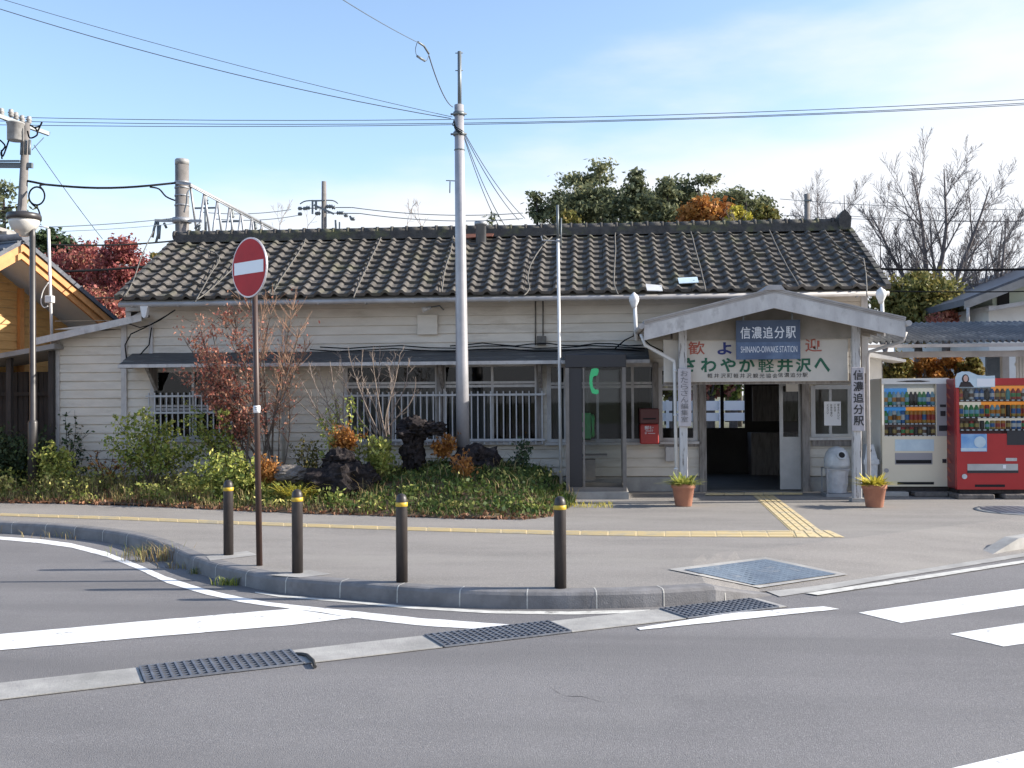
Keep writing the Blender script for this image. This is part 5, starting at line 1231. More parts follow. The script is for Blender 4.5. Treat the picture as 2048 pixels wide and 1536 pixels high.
b = MB(); q = P(1994, 590, yh); q2 = P(2018, 615, yh); b.box(q.x, q2.x, yh-.03, yh+.02, q2.z, q.z+.1); b.build('window', M['dark'], t)
b = MB(); a, c = P(1978, 622, yh-.7), P(2200, 585, yh-.7); b.prism([a, c, c+Vector((0,0,.1)), a+Vector((0,0,.1))], (0,.6,0)); b.tube([P(1936,615,yh-.9), P(1936,650,yh-.9)], .04, 6); b.build('lower_eave', M['gutter'], t)
# platform shelter
ye, yr = 19.2, 22.2; e0, e1 = P(1735, 684, ye), P(2400, 684, ye); ze_ = Z_(684, ye, 1850); zr2 = Z_(646, yr, 1850)
t = thing('platform_shelter', (e0.x, ye, 0), 'long platform shelter with a grey corrugated roof behind the vending machines', 'platform shelter')
b = MB(); n = 52; dx = (e1.x-e0.x)/n
for i in range(n):
    for k in range(6):
        f = lambda s_: .030*math.cos(2*PI*s_/6)
        xa, xb = e0.x+dx*(i+k/6), e0.x+dx*(i+(k+1)/6)
        b.face([(xa, ye, ze_+f(k)), (xb, ye, ze_+f(k+1)), (xb, yr, zr2+f(k+1)), (xa, yr, zr2+f(k))], smooth=True)
b.build('roof', M['corr'], t)
b = MB(); b.box(e0.x, e1.x, ye-.06, ye-.01, ze_-.10, ze_-.04); b.box(e0.x+.1, e1.x, ye+.3, ye+.42, ze_-.27, ze_-.16); b.box(e0.x, e1.x, yr-.1, yr+.05, zr2-.2, zr2-.06); b.build('gutter_beam', M['gutter'], t)
for px in (1758, 2010, 2280):
    x = P(px, 800, ye+.36).x; b = MB(); b.box(x-.06, x+.06, ye+.3, ye+.42, 0, ze_-.27); b.build('post', M['shedgrey'], t)
b = MB(); b.box(P(1975,800,21).x, P(2016,800,21).x, 21, 21.1, .3, Z_(702,21,2000)); b.build('panel', M['coverblue'], t)
# slope boards, slat fence, grey wall, orange banner fence behind the machines
b = MB(); x0, x1 = P(2033,740,20.5).x, P(2240,740,20.5).x; n = 34
for i in range(n): xx = x0+(x1-x0)*i/n; b.box(xx, xx+.045, 20.5, 20.53, .1, Z_(700,20.5,2040))
for zz_ in (.5, 2.2): b.box(x0, x1, 20.54, 20.58, zz_, zz_+.06)
tag(b.build('slat_fence', M['pipewhite']), 'white vertical slat fence under the shelter at the right edge', 'fence')
a, c = P(1745, 712, 19.0), P(1812, 722, 19.0); b = MB(); b.prism([P(1728,702,19), P(1812,719,19), P(1812,724,19), P(1728,712,19)], (0,.8,0)); tag(b.build('side_canopy', M['pipewhite']), 'small pale side canopy between the porch and the platform shelter', 'canopy')
b = MB(); q0, q1 = P(1738,800,19.4), P(1764,800,19.4); b.box(q0.x, q1.x, 19.4, 19.5, 0, 2.4); tag(b.build('station_side_wall', M['housewhite']), 'narrow white wall strip between the porch post and vending machine', 'wall')
# low dark planting wall behind machines
b = MB(); q0, q1 = P(1690, 800, 23.2), P(2150, 800, 23.2)
b.box(q0.x, q1.x, 23.2, 23.3, 0, 1.9); tag(b.build('back_fence', M['greywood']), 'low weathered fence behind the vending machines', 'fence')
# platform fence seen through the station
yf_ = 29.0; b = MB(); x0, x1 = P(1230,800,yf_).x, P(1600,800,yf_).x
b.box(x0, x1, yf_, yf_+.05, Z_(821,yf_,1400), Z_(802,yf_,1400)); b.box(x0, x1, yf_, yf_+.05, Z_(842,yf_,1400), Z_(826,yf_,1400))
for i in range(8): xx = x0+(x1-x0)*i/7; b.box(xx-.04, xx+.04, yf_-.06, yf_-.01, 0, Z_(800,yf_,1400))
tag(b.build('platform_fence', M['signwhite']), 'white platform fence seen through the station windows', 'fence')
b = MB(); b.box(-14, 20, 23.6, 27.8, -.1, .35); struct(b.build('platform', M['concrete']))

# ================================================================== VEGETATION
def leaf(b, c, s, r, tt, el=1.6):
    d = Vector((r.gauss(0,1), r.gauss(0,1), r.gauss(0,1))).normalized(); e = d.orthogonal().normalized(); e = (e*math.cos(r.random()*6.28)+d.cross(e)*math.sin(r.random()*6.28))
    u = d*s*el*.5; w_ = e*s*.5
    b.face([c-u, c+w_*.9-u*.1, c+u, c-w_*.9-u*.1], 0, tt)
def crown(b, cen, rad, n, size, r, clumps=40, cs=.22, hollow=.45, tb=0.0, el=1.6):
    cen = Vector(cen); rad = Vector(rad); cl = []
    while len(cl) < clumps:
        d = Vector((r.uniform(-1,1), r.uniform(-1,1), r.uniform(-1,1)))
        if hollow < d.length < 1: cl.append((Vector((d.x*rad.x, d.y*rad.y, d.z*rad.z)), r.uniform(.6,1.3), r.uniform(-.22,.22)))
    m = min(rad)
    for i in range(n):
        c, k, tv = cl[r.randrange(clumps)]; g = Vector((r.gauss(0,1), r.gauss(0,1), r.gauss(0,.75)))*cs*m*k
        leaf(b, cen+c+g, size*r.uniform(.6,1.4), r, min(1, max(0, .5+tv+r.gauss(0,.2)+tb)), el)
def branch(b, p, d, ln, rad, lvl, r, up=.12, spread=.55, shrink=.74, kids=(2,3), minr=.004, tips=None, segs=3, wob=.12):
    pts = [p]; q = p.copy(); dd = d.copy()
    for i in range(segs):
        dd = (dd + Vector((r.gauss(0,wob), r.gauss(0,wob), r.gauss(0,wob)+up*.5))).normalized(); q = q+dd*ln/segs; pts.append(q.copy())
    r1 = max(minr, rad*.68); n = 8 if rad > .06 else (5 if rad > .02 else 3)
    b.tube(pts, [rad+(r1-rad)*i/segs for i in range(segs+1)], n, cap=False)
    if lvl <= 0:
        if tips is not None: tips.append(q)
        return
    for i in range(r.randint(*kids)):
        o = dd.orthogonal().normalized(); an = r.uniform(0, 6.28); o = (o*math.cos(an)+dd.cross(o)*math.sin(an)); sp_ = spread*r.uniform(.5,1.2)
        nd = (dd*math.cos(sp_)+o*math.sin(sp_)+Vector((0,0,up))).normalized()
        branch(b, q if i else pts[-1], nd, ln*shrink*r.uniform(.8,1.2), r1*r.uniform(.75,.95), lvl-1, r, up, spread, shrink, kids, minr, tips, segs, wob)
    if lvl >= 2 and r.random() < .8:
        k = r.randrange(1, segs); o = dd.orthogonal().normalized(); an = r.uniform(0,6.28); o = (o*math.cos(an)+dd.cross(o)*math.sin(an))
        branch(b, pts[k], (dd*.6+o*.8).normalized(), ln*.6, r1*.5, lvl-2, r, up, spread, shrink, kids, minr, tips, segs, wob)

# bare trees on the right
def plume(b, p, d, ln, rad, lvl, r, minr=.005):
    n = 6 if lvl else 3; q = p.copy(); dd = d.copy(); pts = [q.copy()]; dirs = []
    for i in range(n):
        dd = (dd+Vector((r.gauss(0,.06), r.gauss(0,.06), r.gauss(0,.04)+.035))).normalized(); q = q+dd*ln/n; pts.append(q.copy()); dirs.append(dd.copy())
    b.tube(pts, [max(minr, rad*(1-.85*i/n)) for i in range(n+1)], 7 if rad > .05 else (4 if rad > .015 else 3), cap=False)
    if not lvl: return
    for i in range(2 if lvl == 3 else 1, n):
        for k in range(2 if (lvl != 2 or i % 2) else 1):
            o = dirs[i].orthogonal().normalized(); an = r.uniform(0,6.28); o = o*math.cos(an)+dirs[i].cross(o)*math.sin(an); a_ = math.radians(r.uniform(26,46)); nd = (dirs[i]*math.cos(a_)+o*math.sin(a_)+Vector((0,0,.12))).normalized()
            plume(b, pts[i], nd, ln*r.uniform(.36,.6)*(1-.45*i/n), max(minr, rad*(1-.85*i/n)*.55), lvl-1, r, minr)
def bare_tree(px, py_top, y, label, seed, lv=6, limbs=None, mat='farbark', spread=.33, hfrac=.34, tr=.17):
    r = random.Random(seed); base = P(px, 790, y); base.z = 0; H = Z_(py_top, y, px); t = thing('bare_tree', base, label, 'tree', 'leafless trees beyond the station')
    b = MB(); h0 = H*hfrac; b.tube([base, base+Vector((.06,0,h0*.5)), base+Vector((0,.05,h0))], [tr*1.25, tr, tr*.9], 10); b.build('trunk', M[mat], t)
    b = MB(); tips = []
    for (dx, dy, f) in (limbs or ((-.45,.1,.9),(.05,.2,1.05),(.4,-.1,.95))):
        d = Vector((dx, dy, 1)).normalized(); plume(b, base+Vector((0,.02,h0*.95)), d, H*(1-hfrac)*f, tr*.66, 3, r)
    b.build('branches', M[mat], t); return t
bare_tree(1872, 268, 33, 'tallest leafless tree right of the station roof', 11, 6, ((-.40,.1,.72),(-.14,.2,.86),(.10,-.1,.84),(.30,.1,.8),(-.7,0,.5),(.6,0,.55)), hfrac=.36)
bare_tree(1648, 362, 44, 'small leafless tree behind the right end of the ridge', 5, 5, ((-.5,0,.9),(0,.2,1),(.4,.1,.95),(-.2,.3,.9)), hfrac=.42, tr=.14)
bare_tree(1962, 420, 31, 'leafless tree leaning over the pale green house', 23, 6, ((-.05,.1,.75),(.4,.1,1.0),(.9,0,1.0),(.15,.2,1)), hfrac=.36, tr=.15)
bare_tree(1772, 430, 40, 'slender leafless tree between roof end and tallest tree', 31, 5, ((-.4,.1,.9),(.3,0,.9),(0,.2,1)), hfrac=.4, tr=.10)

def pine(px, py_top, y, R, label, seed, n=2300, mat='lpine', cyl=False, z0f=.15, group='evergreens behind the ridge', size=.13):
    r = random.Random(seed); base = P(px, 790, y); base.z = 0; H = Z_(py_top, y, px); t = thing('pine_tree', base, label, 'tree', group)
    b = MB(); b.tube([base, base+Vector((.1,0,H*.5)), base+Vector((0,0,H*.99))], [.28,.18,.03], 8); 
    L2 = MB(); nb = 46
    for i in range(nb):
        f = z0f+(1-z0f)*(i+.5)/nb; f = min(.995, f+r.uniform(-.02,.02)); a = r.uniform(0, 2*PI); prof_ = (1-f)**.62 if not cyl else math.sqrt(max(.02, 1-(2*f-1.05)**2))
        ln = R*prof_*r.uniform(.55,1.2)+.25; d = Vector((math.cos(a), math.sin(a), r.uniform(-.05,.35))); s_ = base+Vector((0,0,H*f)); e = s_+d*ln
        b.tube([s_, s_+d*ln*.6, e], [.05,.035,.012], 4, cap=False)
        tv = r.uniform(-.25,.25)
        for k in range(int(n/nb)):
            u = r.uniform(.35,1.05); c = s_+d*ln*u+Vector((r.gauss(0,1), r.gauss(0,1), r.gauss(0,.5)))*(.16+.13*ln)
            leaf(L2, c, size*r.uniform(.6,1.4), r, min(1, max(0, .45+tv+r.gauss(0,.2))), 2.0)
    b.build('trunk', M['barkdark'], t); L2.build('crown', M[mat], t); return t
broad_later = []
PN = [(1076,378,56,1.05,'thin conifer at the left end of the evergreen row',900,False),(1113,385,56,1.0,'second thin conifer from the left of the evergreen row',900,False),(1150,395,58,2.6,'low bushy evergreen left of the biggest round evergreen',1800,True),
      (1203,346,58,2.9,'biggest round topped evergreen of the row',3800,True),(1268,343,57,1.6,'tall pointed pine right of the biggest evergreen',2400,False),(1338,362,57,1.4,'pointed pine in the middle of the evergreen row',2000,False),
      (1300,402,60,3.2,'dark broad evergreen filling the middle of the row',2600,True),(1400,360,60,2.8,'broad evergreen behind the orange tree',2600,True),(1495,388,58,2.6,'bushy evergreen at the right end of the row',2200,True)]
for i, (px, py, y, R, lab, n, cy) in enumerate(PN): pine(px, py, y, R, lab, 100+i, int(n*3.6), cyl=cy, z0f=.35 if cy else .25)
for i, (px, pt, hw_) in enumerate(((1165,385,56),(1240,375,54),(1315,382,54),(1380,375,50),(1455,380,56),(1520,392,46))):
    broad_later.append((px, pt, hw_, i))
pine(986, 430, 60, .9, 'small conifer tip just right of the flue', 140, 500, z0f=.4)
def broad(name, px, pyt, pyb, y, halfw, label, mat, seed, n=2600, size=.22, clumps=40, trunk=True, group=None, tb=0, zs=1.0):
    r = random.Random(seed); zt, zb = Z_(pyt, y, px), Z_(pyb, y, px); c = P(px, 790, y); c.z = (zt+zb)/2; rad = (halfw/2050*y*1.03, halfw/2050*y*.8, (zt-zb)/2)
    t = thing(name, (c.x, c.y, 0), label, 'tree' if trunk else 'shrub', group)
    b = MB(); crown(b, c, [q*.92 for q in rad], n, size, r, clumps, tb=tb); b.build('crown', M[mat], t)
    b = MB(); b.tube([(c.x, c.y, 0), (c.x+.05, c.y, zb+(zt-zb)*.3)], [.16,.1], 8)
    for i in range(7):
        a = r.uniform(0,6.28); e = c+Vector((math.cos(a)*rad[0]*.6, math.sin(a)*rad[1]*.6, r.uniform(-.3,.6)*rad[2])); b.tube([Vector((c.x, c.y, zb+(zt-zb)*.15)), (Vector((c.x,c.y,c.z))+e)/2+Vector((0,0,-.2)), e], [.07,.05,.02], 5)
    b.build('trunk', M['bark'], t); return t
for px, pt, hw_, i in broad_later:
    broad('round_evergreen', px, pt, 490, 62, hw_, ('low evergreen mass, leftmost of six behind the ridge','low evergreen mass under the tall pointed pine','low evergreen mass in the middle of the row','low evergreen mass left of the orange tree','low evergreen mass right of the orange tree','low evergreen mass at the right end behind the ridge')[i], 'lpine', 260+i, 6500, .15, 90, group='low evergreens behind the ridge', tb=.05)
broad('autumn_tree', 1415, 392, 490, 54, 48, 'orange leaved tree among the evergreens behind the ridge', 'lorange', 201, 5200, .17, group='autumn trees behind the ridge')
broad('autumn_tree', 1478, 415, 480, 53, 26, 'small yellow tree just right of the orange tree', 'lyellow', 202, 2000, .15, group='autumn trees behind the ridge')
broad('autumn_tree', 1533, 405, 480, 54, 26, 'olive green tree at the right foot of the evergreens', 'lolive', 203, 2400, .16, group='autumn trees behind the ridge')
broad('autumn_tree', 1140, 425, 480, 55, 26, 'low yellow green tree at the left foot of the evergreens', 'lolive', 204, 2000, .15, group='autumn trees behind the ridge')
broad('round_tree', 1835, 548, 680, 30, 82, 'round olive green tree behind the platform shelter', 'lolive', 205, 15000, .085, 110)
broad('autumn_shrub', 1890, 622, 665, 28, 30, 'small red leaved shrub under the round olive tree', 'lred', 206, 1800, .07, 20, False)
for i, (px, a, e, hwid, m, lab) in enumerate(((1795,705,780,36,'lolive','olive shrub behind the cream vending machine'),(1850,704,790,34,'lorange','bright orange shrub behind the cream vending machine'),(1905,702,790,30,'lorange','bright orange shrub behind the red machine topper'),(1945,712,780,28,'lolive','olive shrub left of the blue grey panel'))):
    broad('autumn_shrub', px, a, e, 22.6, hwid, lab, m, 210+i, 4200, .055, 40, False, 'autumn shrubs behind the vending machines', .2)
# maples and dark trees on the left
for i, (px, a, e, hw_, n) in enumerate(((165,480,740,88,9500),(245,462,690,58,7000),(190,570,740,80,6000))):
    broad('red_maple', px, a, e, 30-i, hw_, ('broad red maple behind the wooden house','tall crimson maple left of the station roof','low russet maple just above the lean to roof')[i], 'lmaple', 220+i, int(n*2.2), .07, 150, group='red maples', tb=(0,-.05,.12)[i])
pine(8, 372, 44, 2.6, 'dark conifer at the left edge behind the power pole', 230, 2400, cyl=False, z0f=.3, group='dark trees at left')
broad('dark_tree', 90, 445, 620, 40, 55, 'dark green tree behind the street lamp bowl', 'ldark', 231, 4200, .16, group='dark trees at left')
broad('dark_tree', 150, 478, 600, 40, 50, 'dark green tree behind the red maple', 'ldark', 232, 3600, .16, group='dark trees at left')
broad('dark_tree', 305, 505, 640, 38, 24, 'small olive tree between red maple and station roof', 'lolive', 233, 900, .2, group='dark trees at left')
# planting seen through the station
for i, (px, a, e, m) in enumerate(((1340,745,800,'lolive'),(1420,740,805,'lred'),(1465,745,800,'lgreen'))):
    broad('hedge_shrub', px, a, e, 33, 48, ('olive','red','green')[i]+' shrub beyond the platform fence seen through the station', m, 240+i, 900, .15, 20, False, 'shrubs beyond the platform')
# distant tops just over the ridge
for i, px in enumerate((612, 560, 815, 845)):
    r = random.Random(300+i); t = thing('bare_sapling', P(px,790,48), ('thin bare sapling left of the dark pole','faint bare sapling above the truss end','thin bare sapling over the ridge left of the grey pole','leaning bare sapling close to the grey pole')[i], 'tree', 'saplings over the ridge')
    b = MB(); base = P(px, 480, 48); branch(b, base, Vector((r.uniform(-.2,.2),0,1)).normalized(), .7, .022, 3, r, up=.15, spread=.5, minr=.008); b.tube([(base.x, base.y, 0), base], [.06,.022], 6); b.build('branches', M['twig'], t)

# ---------------- garden bed
FE = [(-300,1004),(0,1006),(120,1007),(300,1013),(470,1021),(600,1027),(700,1030),(900,1037),(1060,1039),(1110,1032),(1150,1010)]
fe = [G(a, c) for a, c in FE]
def yfront(x):
    if x <= fe[0].x: return fe[0].y
    for a, c in zip(fe[:-1], fe[1:]):
        if a.x <= x <= c.x: return a.y+(c.y-a.y)*(x-a.x)/(c.x-a.x)
    return 18.0
XG1 = fe[-1].x+.1
def gh(x, y):
    yf = yfront(x); t_ = (y-yf)/max(.3, YW-yf)
    if t_ < 0: return 0
    s_ = min(1, t_/.55); s_ = s_*s_*(3-2*s_); edge = min(1, max(0, (XG1-x)/.9)); edge = edge*edge*(3-2*edge)
    bump = math.exp(-((x+2.0)/1.9)**2)*.34 + .10
    return (.03+bump*s_)*edge + .03*mnoise.noise((x*1.7, y*1.7, 0))*edge
b = MB(); nx, ny = 90, 22; x0 = -13.0
for i in range(nx+1):
    x = x0+(XG1-x0)*i/nx; yf = yfront(x)
    for j in range(ny+1):
        y = yf+(18.03-yf)*j/ny; b.v.append((x, y+.05*mnoise.noise((x*3,y*3,1))*(j == 0), gh(x, y)+(.006 if j else -.02)))
for i in range(nx):
    for j in range(ny):
        k = i*(ny+1)+j; b.f.append((k, k+ny+1, k+ny+2, k+1)); b.m.append(0); b.t.append(.5); b.sm.append(True)
struct(b.build('garden_bed', M['earth']))
def blade(b, p, h, w_, r, tt, lean=.5):
    a = r.uniform(0, 6.28); d = Vector((math.cos(a), math.sin(a), 0)); s_ = Vector((-d.y, d.x, 0))*w_; m = p+d*h*lean*.3+Vector((0,0,h*.6)); e = p+d*h*lean+Vector((0,0,h*r.uniform(.75,1)))
    b.face([p-s_*.6, p+s_*.6, m+s_*.5, m-s_*.5], 0, tt); b.face([m-s_*.5, m+s_*.5, e], 0, tt)
r = random.Random(77); gA, gB, gC = MB(), MB(), MB()
N1 = 30000; cnt = 0
while cnt < N1:
    x = r.uniform(-12.5, XG1); yf = yfront(x); y = yf+(18.0-yf)*r.random()**1.25; p = Vector((x, y, gh(x, y)))
    nzv = mnoise.noise((x*1.1, y*1.1, 3)); n2 = mnoise.noise((x*3.3, y*3.3, 9)); right = 1/(1+math.exp(-(x+3.0)*2.5))
    dens = .55+.5*n2+.25*right
    if r.random() > dens or (n2 < -.12 and right < .6 and r.random() < .8): cnt += 1; continue
    if r.random() < .36+.6*right+.6*nzv: blade(gA, p, r.uniform(.07,.20)*(1+.6*n2)*(1.35-.35*right)*(.5+.5*min(1, (y-yf)/.6)), r.uniform(.005,.012), r, min(1,max(0,.35+.35*nzv+r.gauss(0,.2)-.12*right)), r.uniform(.3,1.1))
    else: blade(gB, p, r.uniform(.08,.32)*(1+.9*n2)*(.4+.6*min(1, (y-yf)/.7)), r.uniform(.004,.010), r, min(1,max(0,.5+.3*n2+r.gauss(0,.22))), r.uniform(.3,1.1))
    cnt += 1
for i in range(5200):
    x = r.uniform(-12.5, XG1-.3); yf = yfront(x); y = yf-.06+(18.0-yf)*r.random()**1.6; p = Vector((x, y, gh(x, y)+.012+r.random()*.02))
    leaf(gC, p, r.uniform(.03,.065), r, r.random(), 1.4)
for i in range(5200):   # small leaved ground cover on the mound
    x = r.gauss(-1.9, 1.7); 
    if x > XG1-.2: continue
    yf = yfront(x); y = yf+.1+(17.7-yf)*r.random(); p = Vector((x, y, gh(x, y)+r.uniform(.03,.14))); leaf(gA, p, r.uniform(.035,.07), r, min(1,max(0,.3+.3*mnoise.noise((x*2,y*2,5))+r.gauss(0,.18))), 1.4)
gD = MB(); r = random.Random(401)
for k in range(150):
    x = r.uniform(-12.4, XG1-.5); yf = yfront(x); y = yf+.12+(17.8-yf)*r.random(); 
    if y > 17.85: continue
    left = x < -3.2; h = r.uniform(.14,.42) if left else r.uniform(.06,.2); w_ = r.uniform(.10,.30); z0 = gh(x, y); tv = r.uniform(-.3,.35)
    for i in range(int(70 if left else 40)):
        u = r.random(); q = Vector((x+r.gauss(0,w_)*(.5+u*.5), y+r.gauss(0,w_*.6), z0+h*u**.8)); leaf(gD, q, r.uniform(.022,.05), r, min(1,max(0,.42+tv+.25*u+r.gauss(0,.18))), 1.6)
    for i in range(9 if left else 4):
        a = Vector((x+r.gauss(0,w_*.5), y+r.gauss(0,w_*.3), z0-.01)); blade(gD, a, h*r.uniform(.8,1.4), .004, r, r.random(), r.uniform(.2,.8))
stuff(gD.build('undergrowth', M['undergrowth']), 'loose yellow green weeds overgrowing the garden bed', 'undergrowth')
stuff(gA.build('grass', M['lgrass']), 'dark green grass and ground cover over the garden mound', 'grass')
stuff(gB.build('dry_weeds', M['ldry']), 'brown dry weeds along the garden front', 'weeds')
stuff(gC.build('leaf_litter', M['litter']), 'fallen brown leaves over the garden bed', 'leaf litter')
# weeds along the kerb
def tuft(px, py, n, h, mat, label, seed, z=-.15, spread=.16, wd=.006):
    r = random.Random(seed); p = G(px, py, z); b = MB()
    for i in range(n): blade(b, p+Vector((r.gauss(0,spread), r.gauss(0,spread*.35), 0)), h*r.uniform(.5,1.1), wd, r, r.random(), r.uniform(.3,1.1))
    o = b.build('weed_tuft' if spread < .3 else 'dry_grass', M[mat]); tag(o, label, 'weed' if spread < .3 else 'grass', 'weeds along the kerb')
    if spread >= .3: stuff(o)
tuft(305, 1122, 120, .24, 'ldry', 'tallest dry weed tuft against the curved kerb', 1); tuft(285, 1112, 60, .16, 'lgrass', 'green weed tuft left of the tallest kerb weed', 2)
tuft(390, 1148, 30, .10, 'lgrass', 'small weed at the foot of the kerb near the sign', 3, spread=.06); tuft(455, 1170, 50, .10, 'lgreen', 'small leafy weed at the kerb below the no entry sign', 4, spread=.07, wd=.012)
tuft(40, 1064, 90, .17, 'ldry', 'dry grass strip at the far left kerb', 5, spread=.35); tuft(130, 1075, 50, .13, 'ldry', 'dry grass before the left kerb bend', 6, spread=.3)
tuft(345, 1137, 40, .09, 'ldry', 'flat dry weeds between kerb and edge line', 7, spread=.12)

# rocks
def rock(name, cen, rad, label, mat, seed, rough=.35, parts=None):
    import bmesh
    bm = bmesh.new(); bmesh.ops.create_icosphere(bm, subdivisions=4, radius=1); s_ = Vector((seed*3.1, seed*1.7, 0))
    for v in bm.verts:
        n = v.co.normalized(); k = 1+rough*mnoise.noise(n*1.6+s_)+rough*.6*mnoise.noise(n*3.7+s_)-rough*.8*(.3-abs(mnoise.noise(n*5+s_)))-rough*.5*(.3-abs(mnoise.noise(n*12+s_))); v.co = n*k
    vs = [(v.co.x*rad[0]+cen[0], v.co.y*rad[1]+cen[1], v.co.z*rad[2]+cen[2]) for v in bm.verts]; fs = [[v.index for v in f.verts] for f in bm.faces]; bm.free()
    b = MB(); b.raw(vs, fs, 0, .5, False); return tag(b.build(name, M[mat]), label, 'rock', 'garden rocks')
def RK(px0, px1, py0, py1, y, d): 
    a, c = P(px0, py0, y), P(px1, py1, y); return ((a.x+c.x)/2, y, (a.z+c.z)/2), ((c.x-a.x)/2, d, (a.z-c.z)/2)
for (bx_, y, d, lab, m, sd, ro) in (((612,755,925,1012),15.7,.42,'largest dark lava rock low in the garden front','rock',1,.3),((650,712,898,950),15.9,.3,'dark block of lava on top of the largest rock','rock',2,.35),((690,755,925,990),15.8,.3,'dark lava rock at the right flank of the largest rock','rock',8,.4),((548,618,930,965),15.9,.22,'flat pale topped rock left of the lava rocks','palerock',3,.25),
      ((802,850,862,948),16.4,.24,'upright lava rock forming the stem of a mushroom shape','rock',4,.45),((795,858,836,882),16.4,.30,'rounded lava rock capping the mushroom shape','rock',5,.4),((842,892,842,872),16.4,.22,'small lava rock jutting right of the mushroom cap','rock',6,.4),
      ((905,1000,888,965),16.5,.4,'sloping dark lava rock right of the utility pole foot','rock',7,.35),((1050,1112,965,1010),16.3,.30,'black rock at the right end of the garden mound','rock',9,.35),((985,1060,985,1012),15.6,.18,'low dark rock in the right grass of the mound','rock',10,.3)):
    c, rd = RK(*bx_, y, d); rock('lava_rock' if m == 'rock' else 'pale_rock', c, rd, lab, m, sd, ro)
b = MB(); q = P(1030, 996, 15.5); b.tube([q-Vector((.12,0,.03)), q, q+Vector((.13,0,-.03))], [.03,.04,.03], 8); tag(b.build('wood_log', M['terra']), 'short reddish log lying in the grass near the black rock', 'log')

# shrubs
def arcs(name, base, tips, mat, leafmat, label, seed, lps=40, ls=.05, r0=.012, bend=.25, side=6, group='garden shrubs', jitter=.10, start=.35, cat='shrub', tb=0.0, el=1.6):
    r = random.Random(seed); t = thing(name, base, label, cat, group); b, l = MB(), MB(); base = Vector(base)
    for tp in tips:
        tp = Vector(tp); s_ = base+Vector((r.uniform(-.12,.12), r.uniform(-.1,.1), -.03)); mid = s_.lerp(tp, .5)+Vector((0,0,bend*(tp-s_).length*.5))
        pts = []
        for i in range(9):
            u = i/8; q = s_*(1-u)**2+mid*2*u*(1-u)+tp*u*u; pts.append(q+Vector((r.gauss(0,.012), r.gauss(0,.012), 0))*min(1,u*3))
        b.tube(pts, [max(.0025, r0*(1-.8*i/8)) for i in range(9)], 5, cap=False)
        for k in range(side):
            i = r.randrange(3, 9); d = Vector((r.gauss(0,.6), r.gauss(0,.5), r.uniform(.1,1))).normalized()*r.uniform(.08,.30); b.tube([pts[i], pts[i]+d*.6, pts[i]+d+Vector((0,0,.02))], [.004,.003,.002], 3, cap=False)
            for q in range(int(lps*.8/max(1,side))+1): leaf(l, pts[i]+d*r.random()+Vector((r.gauss(0,.02), r.gauss(0,.02), r.gauss(0,.02))), ls*r.uniform(.6,1.3), r, min(1,max(0,r.gauss(.5+tb,.24))), el)
        for k in range(int(lps*1.9)):
            u = r.uniform(start, 1.02); i = min(7, int(u*8)); q = pts[i].lerp(pts[i+1], u*8-i) if u < 1 else pts[8]
            leaf(l, q+Vector((r.gauss(0,jitter), r.gauss(0,jitter), r.gauss(0,jitter*.7))), ls*r.uniform(.6,1.3), r, min(1,max(0,r.gauss(.5+tb,.24))), el)
    b.build('stems', M[mat], t)
    if l.f: l.build('leaves', M[leafmat], t)
    return t
def g_at(px, y): x = X_(px, y); return Vector((x, y, gh(x, y)))
def T_(lst, y, r, dy=.35): return [P(px, py, y+r.uniform(-dy, dy)) for px, py in lst]
# red leaved shrub with bare twiggy right half
r = random.Random(5); ysb = 16.75
base = g_at(530, ysb); t = thing('red_shrub', base, 'tall shrub with red leaves on its left half and bare orange twigs at right', 'shrub', 'garden shrubs'); b, l, tw = MB(), MB(), MB()
def stem(target, start, rad, y, mid=None, bow=.0):
    e = P(*target, y); pts = [start, start.lerp(e, .35)+Vector((bow, 0, .05)), start.lerp(e, .7)+Vector((bow*.7, r.uniform(-.06,.06), .03)), e]; q = smooth_path(pts, 4); n = len(q)
    b.tube(q, [max(.004, rad*(1-.8*i/n)) for i in range(n)], 6, cap=False); return q
allst = []
for (px, py) in ((375,690),(385,760),(400,650),(410,800),(430,690),(440,750),(445,640),(470,640),(480,690),(500,620),(525,640),(545,610),(565,650),(585,620),(600,660),(612,700),(575,720),(460,810),(420,720)):
    y = ysb+r.uniform(-.4,.35); s_ = base+Vector((r.uniform(-.35,.25), r.uniform(-.15,.15), -.03)); q = stem((px, py), s_, r.uniform(.010,.022), y, bow=r.uniform(-.12,.12)); allst.append((px, q))
for px, q in allst:
    n = len(q); red = 1 if px < 500 else .12
    for k in range(44):
        i = int(n*r.uniform(.36, .99)); i = min(i, n-1); d = Vector((r.gauss(0,.45), r.gauss(0,.4), r.uniform(.3,1.1))).normalized()*r.uniform(.14,.5); e = q[i]+d; m_ = q[i]+d*.5+Vector((r.gauss(0,.015),0,-.01))
        (b if red > .5 else tw).tube([q[i], m_, e], [.005,.0035,.002], 3, cap=False)
        for w_ in range(2):
            d2 = (d.normalized()+Vector((r.gauss(0,.4), r.gauss(0,.4), r.uniform(0,.4)))).normalized()*r.uniform(.06,.18); tw.tube([m_, m_+d2], [.003,.0015], 3, cap=False)
        for w_ in range(int((11 if q[-1].z < 2.6 else 4)*red+r.random()*1.3)):
            leaf(l, q[i]+d*r.uniform(.3,1.1)+Vector((r.gauss(0,.05), r.gauss(0,.05), r.gauss(0,.04))), r.uniform(.024,.046), r, min(1,max(0,r.gauss(.55,.25))), 1.7)
b.build('stems', M['bark'], t); tw.build('twigs', M['twigred'], t); l.build('leaves', M['lred'], t)
